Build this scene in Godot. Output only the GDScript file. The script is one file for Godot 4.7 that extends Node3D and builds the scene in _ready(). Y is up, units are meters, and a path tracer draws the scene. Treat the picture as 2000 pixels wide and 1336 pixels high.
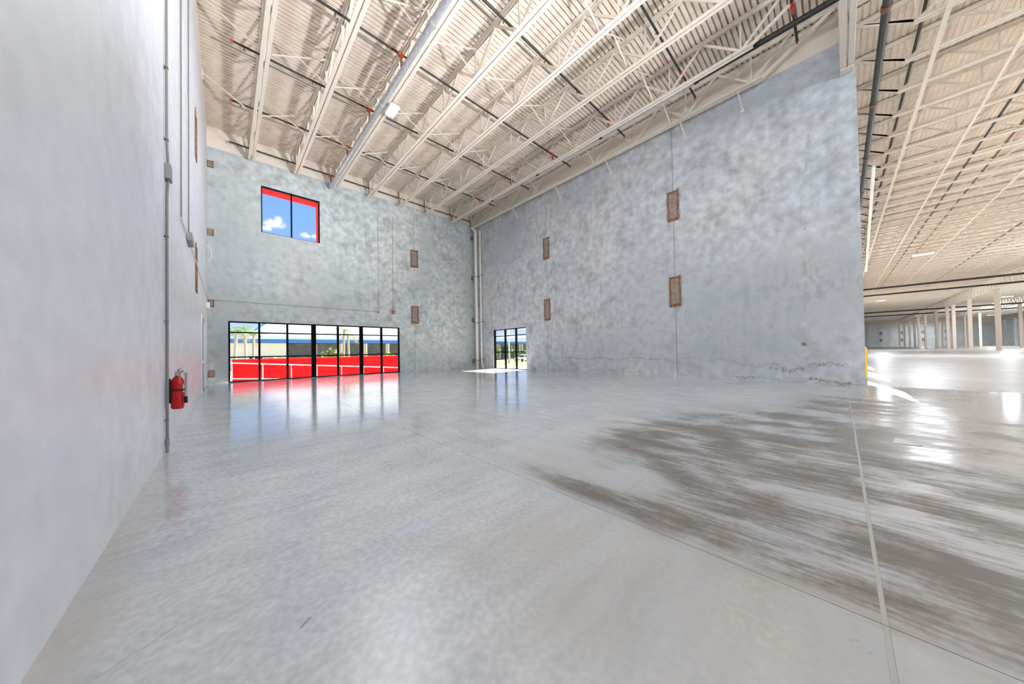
extends Node3D
# One unit of the layout is 0.8 m: every builder below takes layout units and multiplies by S.
const S := 0.8
const XL := -0.7      # left wall face
const XR := 17.0      # right wall face
const ZB := -23.3     # back wall face
const ZE := 0.6       # end of the right wall
const YB := 12.75     # underside of the joists
const YT := 14.05     # top of the joists
const XFAR := 262.0
const ZSIDE := 50.0

var org := Vector3.ZERO
var counts := {}
var M := {}
var rng := RandomNumberGenerator.new()


# ---------------------------------------------------------------- mesh builder
class MB:
	var v := PackedVector3Array()
	var n := PackedVector3Array()
	var t := PackedVector2Array()
	var o := Vector3.ZERO
	var ux := Vector3(1, 0, 0)
	var uy := Vector3(0, 0, 1)
	var uo := Vector2.ZERO

	func put(p: Vector3, nn: Vector3) -> void:
		v.append((p - o) * 0.8)
		n.append(nn)
		t.append(Vector2(p.dot(ux), p.dot(uy)) + uo)

	func tri(a: Vector3, b: Vector3, c: Vector3, na: Vector3, nb: Vector3, nc: Vector3) -> void:
		put(a, na)
		if (b - a).cross(c - a).dot(na + nb + nc) > 0.0:
			put(c, nc)
			put(b, nb)
		else:
			put(b, nb)
			put(c, nc)

	func quad(a: Vector3, b: Vector3, c: Vector3, d: Vector3, m: Vector3) -> void:
		tri(a, b, c, m, m, m)
		tri(a, c, d, m, m, m)

	func obox(c: Vector3, x: Vector3, y: Vector3, z: Vector3) -> void:
		var nx := x.normalized()
		var ny := y.normalized()
		var nz := z.normalized()
		quad(c + x - y - z, c + x + y - z, c + x + y + z, c + x - y + z, nx)
		quad(c - x - y - z, c - x + y - z, c - x + y + z, c - x - y + z, -nx)
		quad(c - x + y - z, c + x + y - z, c + x + y + z, c - x + y + z, ny)
		quad(c - x - y - z, c + x - y - z, c + x - y + z, c - x - y + z, -ny)
		quad(c - x - y + z, c + x - y + z, c + x + y + z, c - x + y + z, nz)
		quad(c - x - y - z, c + x - y - z, c + x + y - z, c - x + y - z, -nz)

	func box(lo: Vector3, hi: Vector3) -> void:
		var h := (hi - lo) * 0.5
		obox((lo + hi) * 0.5, Vector3(h.x, 0, 0), Vector3(0, h.y, 0), Vector3(0, 0, h.z))

	# box with chamfered edges
	func cbox(lo: Vector3, hi: Vector3, c: float) -> void:
		var a := lo
		var b := hi
		quad(Vector3(b.x, a.y + c, a.z + c), Vector3(b.x, b.y - c, a.z + c), Vector3(b.x, b.y - c, b.z - c), Vector3(b.x, a.y + c, b.z - c), Vector3.RIGHT)
		quad(Vector3(a.x, a.y + c, a.z + c), Vector3(a.x, b.y - c, a.z + c), Vector3(a.x, b.y - c, b.z - c), Vector3(a.x, a.y + c, b.z - c), Vector3.LEFT)
		quad(Vector3(a.x + c, b.y, a.z + c), Vector3(b.x - c, b.y, a.z + c), Vector3(b.x - c, b.y, b.z - c), Vector3(a.x + c, b.y, b.z - c), Vector3.UP)
		quad(Vector3(a.x + c, a.y, a.z + c), Vector3(b.x - c, a.y, a.z + c), Vector3(b.x - c, a.y, b.z - c), Vector3(a.x + c, a.y, b.z - c), Vector3.DOWN)
		quad(Vector3(a.x + c, a.y + c, b.z), Vector3(b.x - c, a.y + c, b.z), Vector3(b.x - c, b.y - c, b.z), Vector3(a.x + c, b.y - c, b.z), Vector3.BACK)
		quad(Vector3(a.x + c, a.y + c, a.z), Vector3(b.x - c, a.y + c, a.z), Vector3(b.x - c, b.y - c, a.z), Vector3(a.x + c, b.y - c, a.z), Vector3.FORWARD)
		for sx in [-1.0, 1.0]:
			var x := b.x if sx > 0 else a.x
			for sy in [-1.0, 1.0]:
				var y := b.y if sy > 0 else a.y
				quad(Vector3(x, y - sy * c, a.z + c), Vector3(x - sx * c, y, a.z + c), Vector3(x - sx * c, y, b.z - c), Vector3(x, y - sy * c, b.z - c), Vector3(sx, sy, 0).normalized())
				for sz in [-1.0, 1.0]:
					var z := b.z if sz > 0 else a.z
					var m := Vector3(sx, sy, sz).normalized()
					tri(Vector3(x, y - sy * c, z - sz * c), Vector3(x - sx * c, y, z - sz * c), Vector3(x - sx * c, y - sy * c, z), m, m, m)
			for sz in [-1.0, 1.0]:
				var z := b.z if sz > 0 else a.z
				quad(Vector3(x, a.y + c, z - sz * c), Vector3(x - sx * c, a.y + c, z), Vector3(x - sx * c, b.y - c, z), Vector3(x, b.y - c, z - sz * c), Vector3(sx, 0, sz).normalized())
		for sy in [-1.0, 1.0]:
			var y := b.y if sy > 0 else a.y
			for sz in [-1.0, 1.0]:
				var z := b.z if sz > 0 else a.z
				quad(Vector3(a.x + c, y, z - sz * c), Vector3(a.x + c, y - sy * c, z), Vector3(b.x - c, y - sy * c, z), Vector3(b.x - c, y, z - sz * c), Vector3(0, sy, sz).normalized())

	# rectangular bar from a to b, w across (sideways), h along up
	func bar(a: Vector3, b: Vector3, w: float, h: float, up := Vector3.UP) -> void:
		var d := (b - a) * 0.5
		var dn := d.normalized()
		var side := dn.cross(up)
		if side.length() < 0.01:
			side = dn.cross(Vector3.RIGHT)
		side = side.normalized()
		var u2 := side.cross(dn).normalized()
		obox((a + b) * 0.5, d, u2 * (h * 0.5), side * (w * 0.5))

	# steel angle from a to b: two legs, one lying along side, one along up
	func angle(a: Vector3, b: Vector3, leg: float, th: float, up := Vector3.UP) -> void:
		var dn := (b - a).normalized()
		var side := dn.cross(up)
		if side.length() < 0.01:
			side = dn.cross(Vector3.RIGHT)
		side = side.normalized()
		var u2 := side.cross(dn).normalized()
		var d := (b - a) * 0.5
		var c := (a + b) * 0.5
		obox(c + side * (leg * 0.5), d, u2 * (th * 0.5), side * (leg * 0.5))
		obox(c + u2 * (leg * 0.5), d, u2 * (leg * 0.5), side * (th * 0.5))

	func ring(c: Vector3, x: Vector3, y: Vector3, r: float, seg: int) -> PackedVector3Array:
		var q := PackedVector3Array()
		for i in seg + 1:
			var a := TAU * i / seg
			q.append(c + (x * cos(a) + y * sin(a)) * r)
		return q

	func tube(pts: Array, r: float, seg := 10, caps := true) -> void:
		var last: PackedVector3Array
		var lc := Vector3.ZERO
		var x := Vector3.ZERO
		for i in pts.size():
			var p: Vector3 = pts[i]
			var d := Vector3.ZERO
			if i > 0:
				d += (p - pts[i - 1]).normalized()
			if i < pts.size() - 1:
				d += (pts[i + 1] - p).normalized()
			d = d.normalized()
			if i == 0:
				x = d.cross(Vector3.UP)
				if x.length() < 0.05:
					x = d.cross(Vector3.RIGHT)
			x = (x - d * x.dot(d)).normalized()
			var y := d.cross(x).normalized()
			var q := ring(p, x, y, r, seg)
			if i > 0:
				for k in seg:
					var n0 := (last[k] - lc).normalized()
					var n1 := (last[k + 1] - lc).normalized()
					var m0 := (q[k] - p).normalized()
					var m1 := (q[k + 1] - p).normalized()
					tri(last[k], last[k + 1], q[k + 1], n0, n1, m1)
					tri(last[k], q[k + 1], q[k], n0, m1, m0)
			if caps and (i == 0 or i == pts.size() - 1):
				var m := -d if i == 0 else d
				for k in seg:
					tri(p, q[k], q[k + 1], m, m, m)
			last = q
			lc = p

	# profile = [[radius, height] ...] turned about an axis through c
	func lathe(c: Vector3, profile: Array, seg := 20, axis := Vector3.UP) -> void:
		var x := axis.cross(Vector3.RIGHT)
		if x.length() < 0.1:
			x = axis.cross(Vector3.FORWARD)
		x = x.normalized()
		var y := axis.cross(x).normalized()
		for i in profile.size() - 1:
			var r0: float = profile[i][0]
			var h0: float = profile[i][1]
			var r1: float = profile[i + 1][0]
			var h1: float = profile[i + 1][1]
			var sl := Vector2(h1 - h0, r0 - r1).normalized()
			for k in seg:
				var a0 := TAU * k / seg
				var a1 := TAU * (k + 1) / seg
				var e0 := x * cos(a0) + y * sin(a0)
				var e1 := x * cos(a1) + y * sin(a1)
				var n0 := (e0 * sl.x + axis * sl.y).normalized()
				var n1 := (e1 * sl.x + axis * sl.y).normalized()
				var p00 := c + axis * h0 + e0 * r0
				var p01 := c + axis * h0 + e1 * r0
				var p10 := c + axis * h1 + e0 * r1
				var p11 := c + axis * h1 + e1 * r1
				if r0 > 0.0001:
					tri(p00, p01, p11, n0, n1, n1)
				if r1 > 0.0001:
					tri(p00, p11, p10, n0, n1, n0)

	func ellipsoid(c: Vector3, r: Vector3, seg := 10, rows := 6) -> void:
		for i in rows:
			var t0 := PI * i / rows
			var t1 := PI * (i + 1) / rows
			for k in seg:
				var a0 := TAU * k / seg
				var a1 := TAU * (k + 1) / seg
				var q := []
				var m := []
				for w in [[t0, a0], [t0, a1], [t1, a1], [t1, a0]]:
					var e := Vector3(sin(w[0]) * cos(w[1]), cos(w[0]), sin(w[0]) * sin(w[1]))
					q.append(c + e * r)
					m.append((e / r).normalized())
				if i > 0:
					tri(q[0], q[1], q[2], m[0], m[1], m[2])
				if i < rows - 1:
					tri(q[0], q[2], q[3], m[0], m[2], m[3])

	# flat polygon (convex, in order) extruded by d
	func prism(poly: Array, d: Vector3) -> void:
		var c := Vector3.ZERO
		for p in poly:
			c += p
		c /= poly.size()
		var face: Vector3 = (poly[1] - poly[0]).cross(poly[2] - poly[0]).normalized()
		if face.dot(d) > 0.0:
			face = -face
		for i in poly.size():
			var a: Vector3 = poly[i]
			var b: Vector3 = poly[(i + 1) % poly.size()]
			tri(c, a, b, face, face, face)
			tri(c + d, a + d, b + d, -face, -face, -face)
			var m := (b - a).cross(d).normalized()
			if m.dot((a + b) * 0.5 - c) < 0.0:
				m = -m
			quad(a, b, b + d, a + d, m)

	func mesh() -> ArrayMesh:
		var a := []
		a.resize(Mesh.ARRAY_MAX)
		a[Mesh.ARRAY_VERTEX] = v
		a[Mesh.ARRAY_NORMAL] = n
		a[Mesh.ARRAY_TEX_UV] = t
		var am := ArrayMesh.new()
		am.add_surface_from_arrays(Mesh.PRIMITIVE_TRIANGLES, a)
		return am


func nb() -> MB:
	var b := MB.new()
	b.o = org
	return b


func numbered(called: String) -> String:
	var k: int = counts.get(called, 0)
	counts[called] = k + 1
	return called if k == 0 else "%s_%03d" % [called, k]


func thing(called: String, label: String, category: String, at: Vector3, group := "") -> Node3D:
	var o := Node3D.new()
	o.name = numbered(called)
	add_child(o)
	o.position = at * S
	o.set_meta("label", label)
	o.set_meta("category", category)
	if group:
		o.set_meta("group", group)
	org = at
	return o


func struct(called: String, label := "") -> Node3D:
	var o := Node3D.new()
	o.name = called
	add_child(o)
	o.set_meta("kind", "structure")
	if label:
		o.set_meta("label", label)
	org = Vector3.ZERO
	return o


func part(parent: Node, called: String, b: MB, m: Material, label := "") -> MeshInstance3D:
	var o := MeshInstance3D.new()
	o.name = called
	o.mesh = b.mesh()
	o.material_override = m
	parent.add_child(o, true)
	if label:
		o.set_meta("label", label)
	return o


func copy_thing(src: Node3D, called: String, label: String, at: Vector3) -> Node3D:
	var c: Node3D = src.duplicate()
	c.name = numbered(called)
	add_child(c)
	c.position = at * S
	c.set_meta("label", label)
	return c


func ordinal(k: int) -> String:
	var ones := ["", "first", "second", "third", "fourth", "fifth", "sixth", "seventh", "eighth", "ninth", "tenth", "eleventh", "twelfth", "thirteenth", "fourteenth", "fifteenth", "sixteenth", "seventeenth", "eighteenth", "nineteenth"]
	if k < 20:
		return ones[k]
	var tens := ["", "", "twent", "thirt", "fort", "fift"]
	if k % 10 == 0:
		return tens[k / 10] + "ieth"
	return tens[k / 10] + "y-" + ones[k % 10]


# ---------------------------------------------------------------- textures
func noise_img(w: int, h: int, ppu: float, u0: float, v0: float, fu: float, octaves: int, seed_: int, stretch_u := 1.0, stretch_v := 1.0) -> PackedByteArray:
	var f := FastNoiseLite.new()
	f.noise_type = FastNoiseLite.TYPE_SIMPLEX_SMOOTH
	f.seed = seed_
	f.fractal_type = FastNoiseLite.FRACTAL_FBM
	f.frequency = fu / ppu
	while octaves > 1 and f.frequency * pow(2.0, octaves - 1) > 0.3:
		octaves -= 1
	f.fractal_octaves = octaves
	var ww := maxi(8, int(w / stretch_u))
	var hh := maxi(8, int(h / stretch_v))
	f.domain_warp_enabled = true
	f.domain_warp_type = FastNoiseLite.DOMAIN_WARP_SIMPLEX
	f.domain_warp_amplitude = 0.35 / f.frequency
	f.domain_warp_frequency = f.frequency * 0.7
	f.domain_warp_fractal_type = FastNoiseLite.DOMAIN_WARP_FRACTAL_NONE
	f.offset = Vector3(u0 * ppu / stretch_u, v0 * ppu / stretch_v, 0)
	var im := f.get_image(ww, hh, false, false, false)
	im.convert(Image.FORMAT_L8)
	if ww != w or hh != h:
		im.resize(w, h, Image.INTERPOLATE_CUBIC)
	return im.get_data()


func tex(w: int, h: int, data: PackedByteArray, fmt := Image.FORMAT_RGB8) -> ImageTexture:
	return ImageTexture.create_from_image(Image.create_from_data(w, h, false, fmt, data))


func blot_mask(w: int, h: int, u0: float, v0: float, u1: float, v1: float, blots: Array) -> PackedByteArray:
	var gw := 160
	var gh := 160
	var d := PackedByteArray()
	d.resize(gw * gh)
	for j in gh:
		var y := v0 + (v1 - v0) * (j + 0.5) / gh
		for i in gw:
			var x := u0 + (u1 - u0) * (i + 0.5) / gw
			var s := 0.0
			for b in blots:
				var q: float = pow((x - b[0]) / b[2], 2) + pow((y - b[1]) / b[3], 2)
				if q < 6.0:
					s += b[4] * exp(-q)
			d[j * gw + i] = int(clampf(s, 0, 1) * 255)
	var im := Image.create_from_data(gw, gh, false, Image.FORMAT_L8, d)
	im.resize(w, h, Image.INTERPOLATE_BILINEAR)
	return im.get_data()


const FLOOR_DUST := [[2.2, -0.7, 0.75, 0.8, 0.9], [1.5, -0.9, 0.4, 0.5, 0.7], [1.9, -1.7, 0.45, 0.35, 0.6], [2.6, 0.4, 0.8, 0.7, 0.9], [3.3, -0.9, 0.6, 0.8, 0.6], [1.3, -1.9, 0.12, 0.3, 0.5], [-0.62, -2.6, 0.16, 1.2, 0.9], [-0.6, -4.5, 0.12, 1.2, 0.8], [-0.6, -6.6, 0.1, 1.2, 0.6], [3.2, -2.2, 0.5, 0.9, 0.5], [4.6, -0.2, 1.5, 1.5, 0.6]]
const FLOOR_STAINS := [
	[4.25, -0.75, 0.42, 0.75, 1.0], [4.5, 0.1, 0.5, 0.6, 1.0], [4.3, 0.75, 0.55, 0.8, 1.0], [2.83, -1.6, 0.2, 1.6, 0.9], [2.95, 0.1, 0.32, 1.1, 0.75],
	[7.0, -1.0, 3.0, 2.0, 0.95], [8.9, 0.3, 3.6, 1.1, 1.0], [5.6, 1.3, 1.4, 1.0, 1.0], [3.2, 0.55, 0.4, 0.5, 0.75], [3.6, -0.75, 0.4, 0.45, 0.6], [5.4, -1.8, 1.6, 1.5, 0.75], [11.6, 0.0, 2.2, 0.8, 0.6], [3.3, 1.4, 0.8, 0.7, 0.8], [13.0, 0.9, 2.4, 0.6, 0.4], [9.0, 2.4, 3.5, 1.2, 0.7], [3.7, 0.1, 0.9, 1.3, 0.4]]


# polished concrete of the tall room: [albedo, roughness] for the rectangle u0..u1 (x) by v0..v1 (z)
func floor_tex(w: int, h: int, u0: float, v0: float, u1: float, v1: float, sheen: float) -> Array:
	var ppu := w / (u1 - u0)
	var a := noise_img(w, h, ppu, u0, v0, 0.3, 3, 3)
	var b := noise_img(w, h, ppu, u0, v0, 1.3, 6, 5)
	var bl2 := noise_img(w, h, ppu, u0, v0, 0.8, 4, 15, 1.0, 2.2)
	var c := noise_img(w, h, ppu, u0, v0, 16.0, 3, 7)
	var st := noise_img(w, h, ppu, u0, v0, 4.0, 4, 9, 1.0, 7.0)
	var sx := noise_img(w, h, ppu, u0, v0, 4.0, 4, 11, 6.0, 1.0)
	var sf := noise_img(w, h, ppu, u0, v0, 15.0, 4, 13, 1.0, 9.0)
	var bl := blot_mask(w, h, u0, v0, u1, v1, FLOOR_STAINS)
	var du := blot_mask(w, h, u0, v0, u1, v1, FLOOR_DUST)
	var d := PackedByteArray()
	d.resize(w * h * 3)
	var rw := w / 2
	var rh := h / 2
	var r := PackedByteArray()
	r.resize(rw * rh)
	var joint := int((2.57 - u0) * ppu)
	var k := 0
	for y in h:
		for x in w:
			var fa := a[k] / 127.5 - 1.0
			var fb := b[k] / 127.5 - 1.0
			var fc := c[k] / 127.5 - 1.0
			var streak := (st[k] if x > joint else sx[k]) / 127.5 - 1.0
			var m := bl[k] / 255.0
			var fine := sf[k] / 127.5 - 1.0
			var q := m * (0.64 + 0.26 * streak + 0.55 * fb + 0.75 * (bl2[k] / 127.5 - 1.0) + 0.28 * fine + 0.15 * fc)
			var s := 0.78 * smoothstep(0.0, 1.0, q) + maxf(0.0, streak - 0.35) * 0.08
			var g := 1.0 + 0.03 * fa + 0.06 * fb + 0.075 * fc + 0.05 * streak
			var wm := clampf(0.5 + 0.5 * fa + 0.35 * fb, 0.0, 1.0)
			var dust := clampf(du[k] / 255.0 * (0.75 + 0.8 * fb + 0.5 * fc), 0.0, 1.0)
			var rr := (0.728 + 0.012 * wm) * g
			var gg := (0.743 + 0.000 * wm) * g
			var bb := (0.768 - 0.024 * wm) * g  # bluish tint of the window daylight is put into the concrete colour
			rr = lerpf(rr, 0.68 * g, dust)
			gg = lerpf(gg, 0.660 * g, dust)
			bb = lerpf(bb, 0.640 * g, dust)
			rr = lerpf(rr, 0.35, s)
			gg = lerpf(gg, 0.315, s)
			bb = lerpf(bb, 0.285, s)
			d[k * 3] = int(clampf(rr, 0, 1) * 255)
			d[k * 3 + 1] = int(clampf(gg, 0, 1) * 255)
			d[k * 3 + 2] = int(clampf(bb, 0, 1) * 255)
			if not (x & 1) and not (y & 1):
				r[(y >> 1) * rw + (x >> 1)] = int(clampf(sheen + 0.02 * fb + 0.03 * streak + 0.015 * fc + 0.30 * s, 0.12, 0.6) * 255)
			k += 1
	# hairline cracks, saw-cut ends and scuffs, drawn as thin dark or pale strokes: [x0, z0, x1, z1, width, r, g, b]
	for q in [[2.7, -1.55, 3.55, -1.58, 0.004, 140, 120, 108], [0.84, -2.66, 0.96, -2.3, 0.003, 150, 148, 146], [-0.45, -2.42, -0.2, -2.56, 0.003, 140, 134, 128], [0.3, -2.06, 0.34, -2.1, 0.014, 140, 140, 146], [2.32, 0.0, 2.34, 0.03, 0.006, 150, 122, 96], [2.28, 0.06, 2.3, 0.07, 0.006, 150, 122, 96]]:
		stroke(d, w, h, ppu, u0, v0, q)
	# round ring left by a can, and a patch of rough repair mortar
	ring_mark(d, w, h, ppu, u0, v0, 2.98, -0.7, 0.04, 136, 118, 108)
	for i in 150:
		var px := 1.02 + 0.26 * fmod(i * 0.618, 1.0)
		var pz := -2.58 + 0.11 * fmod(i * 0.377, 1.0)
		stroke(d, w, h, ppu, u0, v0, [px, pz, px + 0.02, pz + 0.008, 0.006, 168 + (i * 37) % 40, 176 + (i * 37) % 40, 196 + (i * 29) % 40])
	return [tex(w, h, d), tex(rw, rh, r, Image.FORMAT_L8)]


func stroke(d: PackedByteArray, w: int, h: int, ppu: float, u0: float, v0: float, q: Array) -> void:
	var a := Vector2(q[0], q[1])
	var b := Vector2(q[2], q[3])
	var steps := int(a.distance_to(b) * ppu * 1.5) + 1
	var rad := int(maxf(0.0, q[4] * ppu * 0.5))
	var al: float = q[8] if q.size() > 8 else 0.6
	for i in steps + 1:
		var p := a.lerp(b, float(i) / steps)
		var cx := int((p.x - u0) * ppu) + int(1.5 * sin(i * 0.13))
		var cy := int((p.y - v0) * ppu)
		for yy in range(cy - rad, cy + rad + 1):
			for xx in range(cx - rad, cx + rad + 1):
				if xx >= 0 and yy >= 0 and xx < w and yy < h:
					var k := (yy * w + xx) * 3
					d[k] = int(lerpf(d[k], q[5], al))
					d[k + 1] = int(lerpf(d[k + 1], q[6], al))
					d[k + 2] = int(lerpf(d[k + 2], q[7], al))


func ring_mark(d: PackedByteArray, w: int, h: int, ppu: float, u0: float, v0: float, x: float, z: float, r: float, cr: int, cg: int, cb: int) -> void:
	for i in 40:
		var a := TAU * i / 40
		var e := TAU * (i + 1) / 40
		stroke(d, w, h, ppu, u0, v0, [x + cos(a) * r, z + sin(a) * r, x + cos(e) * r, z + sin(e) * r, 0.008, cr, cg, cb])


# concrete tilt-up panels: u along the wall, v up (row 0 is the top)
func wall_tex(w: int, h: int, u0: float, u1: float, top: float, base: Color, cool: Color, dark: Color, blots: Array, seed_: int, paint_y0: float, paint_y1: float, strength: float, marks: Array) -> ImageTexture:
	var ppu := w / (u1 - u0)
	var a := noise_img(w, h, ppu, u0, 0, 0.16, 4, seed_)
	var b := noise_img(w, h, ppu, u0, 0, 0.7, 6, seed_ + 1)
	var c := noise_img(w, h, ppu, u0, 0, 2.0, 5, seed_ + 2)
	var st := noise_img(w, h, ppu, u0, 0, 3.0, 3, seed_ + 3, 1.0, 10.0)
	var bl := blot_mask(w, h, u0, 0, u1, top, blots)
	var grit := RandomNumberGenerator.new()
	grit.seed = seed_
	var d := PackedByteArray()
	d.resize(w * h * 3)
	var k := 0
	for y in h:
		var vy := top * (1.0 - (y + 0.5) / h)
		var by := int((1.0 - vy / top) * h)
		for x in w:
			var fa := a[k] / 127.5 - 1.0
			var fb := b[k] / 127.5 - 1.0
			var fc := c[k] / 127.5 - 1.0
			var fs := st[k] / 127.5 - 1.0
			var kb := (h - 1 - by) * w + x
			var m := bl[kb] / 255.0
			var wm := clampf(0.5 + 1.1 * fa + 0.5 * fb, 0.0, 1.0)
			var col := base.lerp(cool, wm)
			var s := clampf(maxf(0.0, -fb - 0.1) * strength * 0.7 + m * (0.28 + 0.8 * fb + 0.5 * fs + 0.9 * fc), 0.0, 0.75)
			col = col.lerp(dark, s)
			var g := 1.0 + strength * (0.08 * fb + 0.15 * fc + 0.05 * fs + grit.randf_range(-0.02, 0.02))
			var line := lerpf(paint_y0, paint_y1, float(x) / w) + 0.03 * fc + 0.02 * fs
			if vy > line:
				col = Color(0.91, 0.865, 0.81)
				g = 1.0 + 0.03 * fc
			d[k * 3] = int(clampf(col.r * g, 0, 1) * 255)
			d[k * 3 + 1] = int(clampf(col.g * g, 0, 1) * 255)
			d[k * 3 + 2] = int(clampf(col.b * g, 0, 1) * 255)
			k += 1
	# marks: polylines [[u, y, u, y, ...], width, r, g, b, roughness]
	var r2 := RandomNumberGenerator.new()
	r2.seed = seed_
	for q in marks:
		var pts: Array = q[0]
		for i in range(0, pts.size() - 2, 2):
			var n := int(Vector2(pts[i + 2] - pts[i], pts[i + 3] - pts[i + 1]).length() / 0.05) + 1
			for j in n * 3:
				var f := float(j) / (n * 3)
				var pu: float = lerpf(pts[i], pts[i + 2], f) + r2.randf_range(-1, 1) * q[5]
				var py: float = lerpf(pts[i + 1], pts[i + 3], f) + r2.randf_range(-1, 1) * q[5]
				stroke(d, w, h, ppu, u0, 0.0, [pu, top - py, pu + 0.03, top - py + r2.randf_range(-1, 1) * q[5] * 0.5, q[1] * r2.randf_range(0.3, 1.5), q[2], q[3], q[4], r2.randf_range(0.04, 0.2)])
	return tex(w, h, d)


func seamless(size: int, freq: float, octaves: int, seed_: int) -> Image:
	var f := FastNoiseLite.new()
	f.noise_type = FastNoiseLite.TYPE_SIMPLEX_SMOOTH
	f.seed = seed_
	f.fractal_type = FastNoiseLite.FRACTAL_FBM
	f.frequency = freq
	while octaves > 1 and freq * pow(2.0, octaves - 1) > 0.3:
		octaves -= 1
	f.fractal_octaves = octaves
	var im := f.get_seamless_image(size, size, false, false, 0.1, true)
	im.convert(Image.FORMAT_L8)
	return im


func tinted(im: Image, lo: Color, hi: Color) -> ImageTexture:
	var s := im.get_data()
	var d := PackedByteArray()
	d.resize(s.size() * 3)
	for i in s.size():
		var c := lo.lerp(hi, s[i] / 255.0)
		d[i * 3] = int(c.r * 255)
		d[i * 3 + 1] = int(c.g * 255)
		d[i * 3 + 2] = int(c.b * 255)
	return tex(im.get_width(), im.get_height(), d)


func plain(called: String, c: Color, rough := 0.7, metal := 0.0, spec := 0.5) -> StandardMaterial3D:
	var m := StandardMaterial3D.new()
	m.resource_name = called
	m.albedo_color = c
	m.roughness = rough
	m.metallic = metal
	m.metallic_specular = spec
	M[called] = m
	return m


func grained(called: String, lo: Color, hi: Color, per_metre: float, rough: float, freq := 0.02, octaves := 5, seed_ := 1, metal := 0.0) -> StandardMaterial3D:
	var m := plain(called, Color.WHITE, rough, metal)
	m.albedo_texture = tinted(seamless(256, freq, octaves, seed_), lo, hi)
	m.uv1_triplanar = true
	m.uv1_world_triplanar = true
	m.uv1_triplanar_sharpness = 4.0
	m.uv1_scale = Vector3.ONE * per_metre
	return m


func mapped(called: String, t: Texture2D, rough: float, rt: Texture2D = null) -> StandardMaterial3D:
	var m := plain(called, Color.WHITE, rough)
	m.albedo_texture = t
	m.texture_repeat = false
	if rt:
		m.roughness = 1.0
		m.roughness_texture = rt
		m.roughness_texture_channel = BaseMaterial3D.TEXTURE_CHANNEL_RED
	return m


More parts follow.
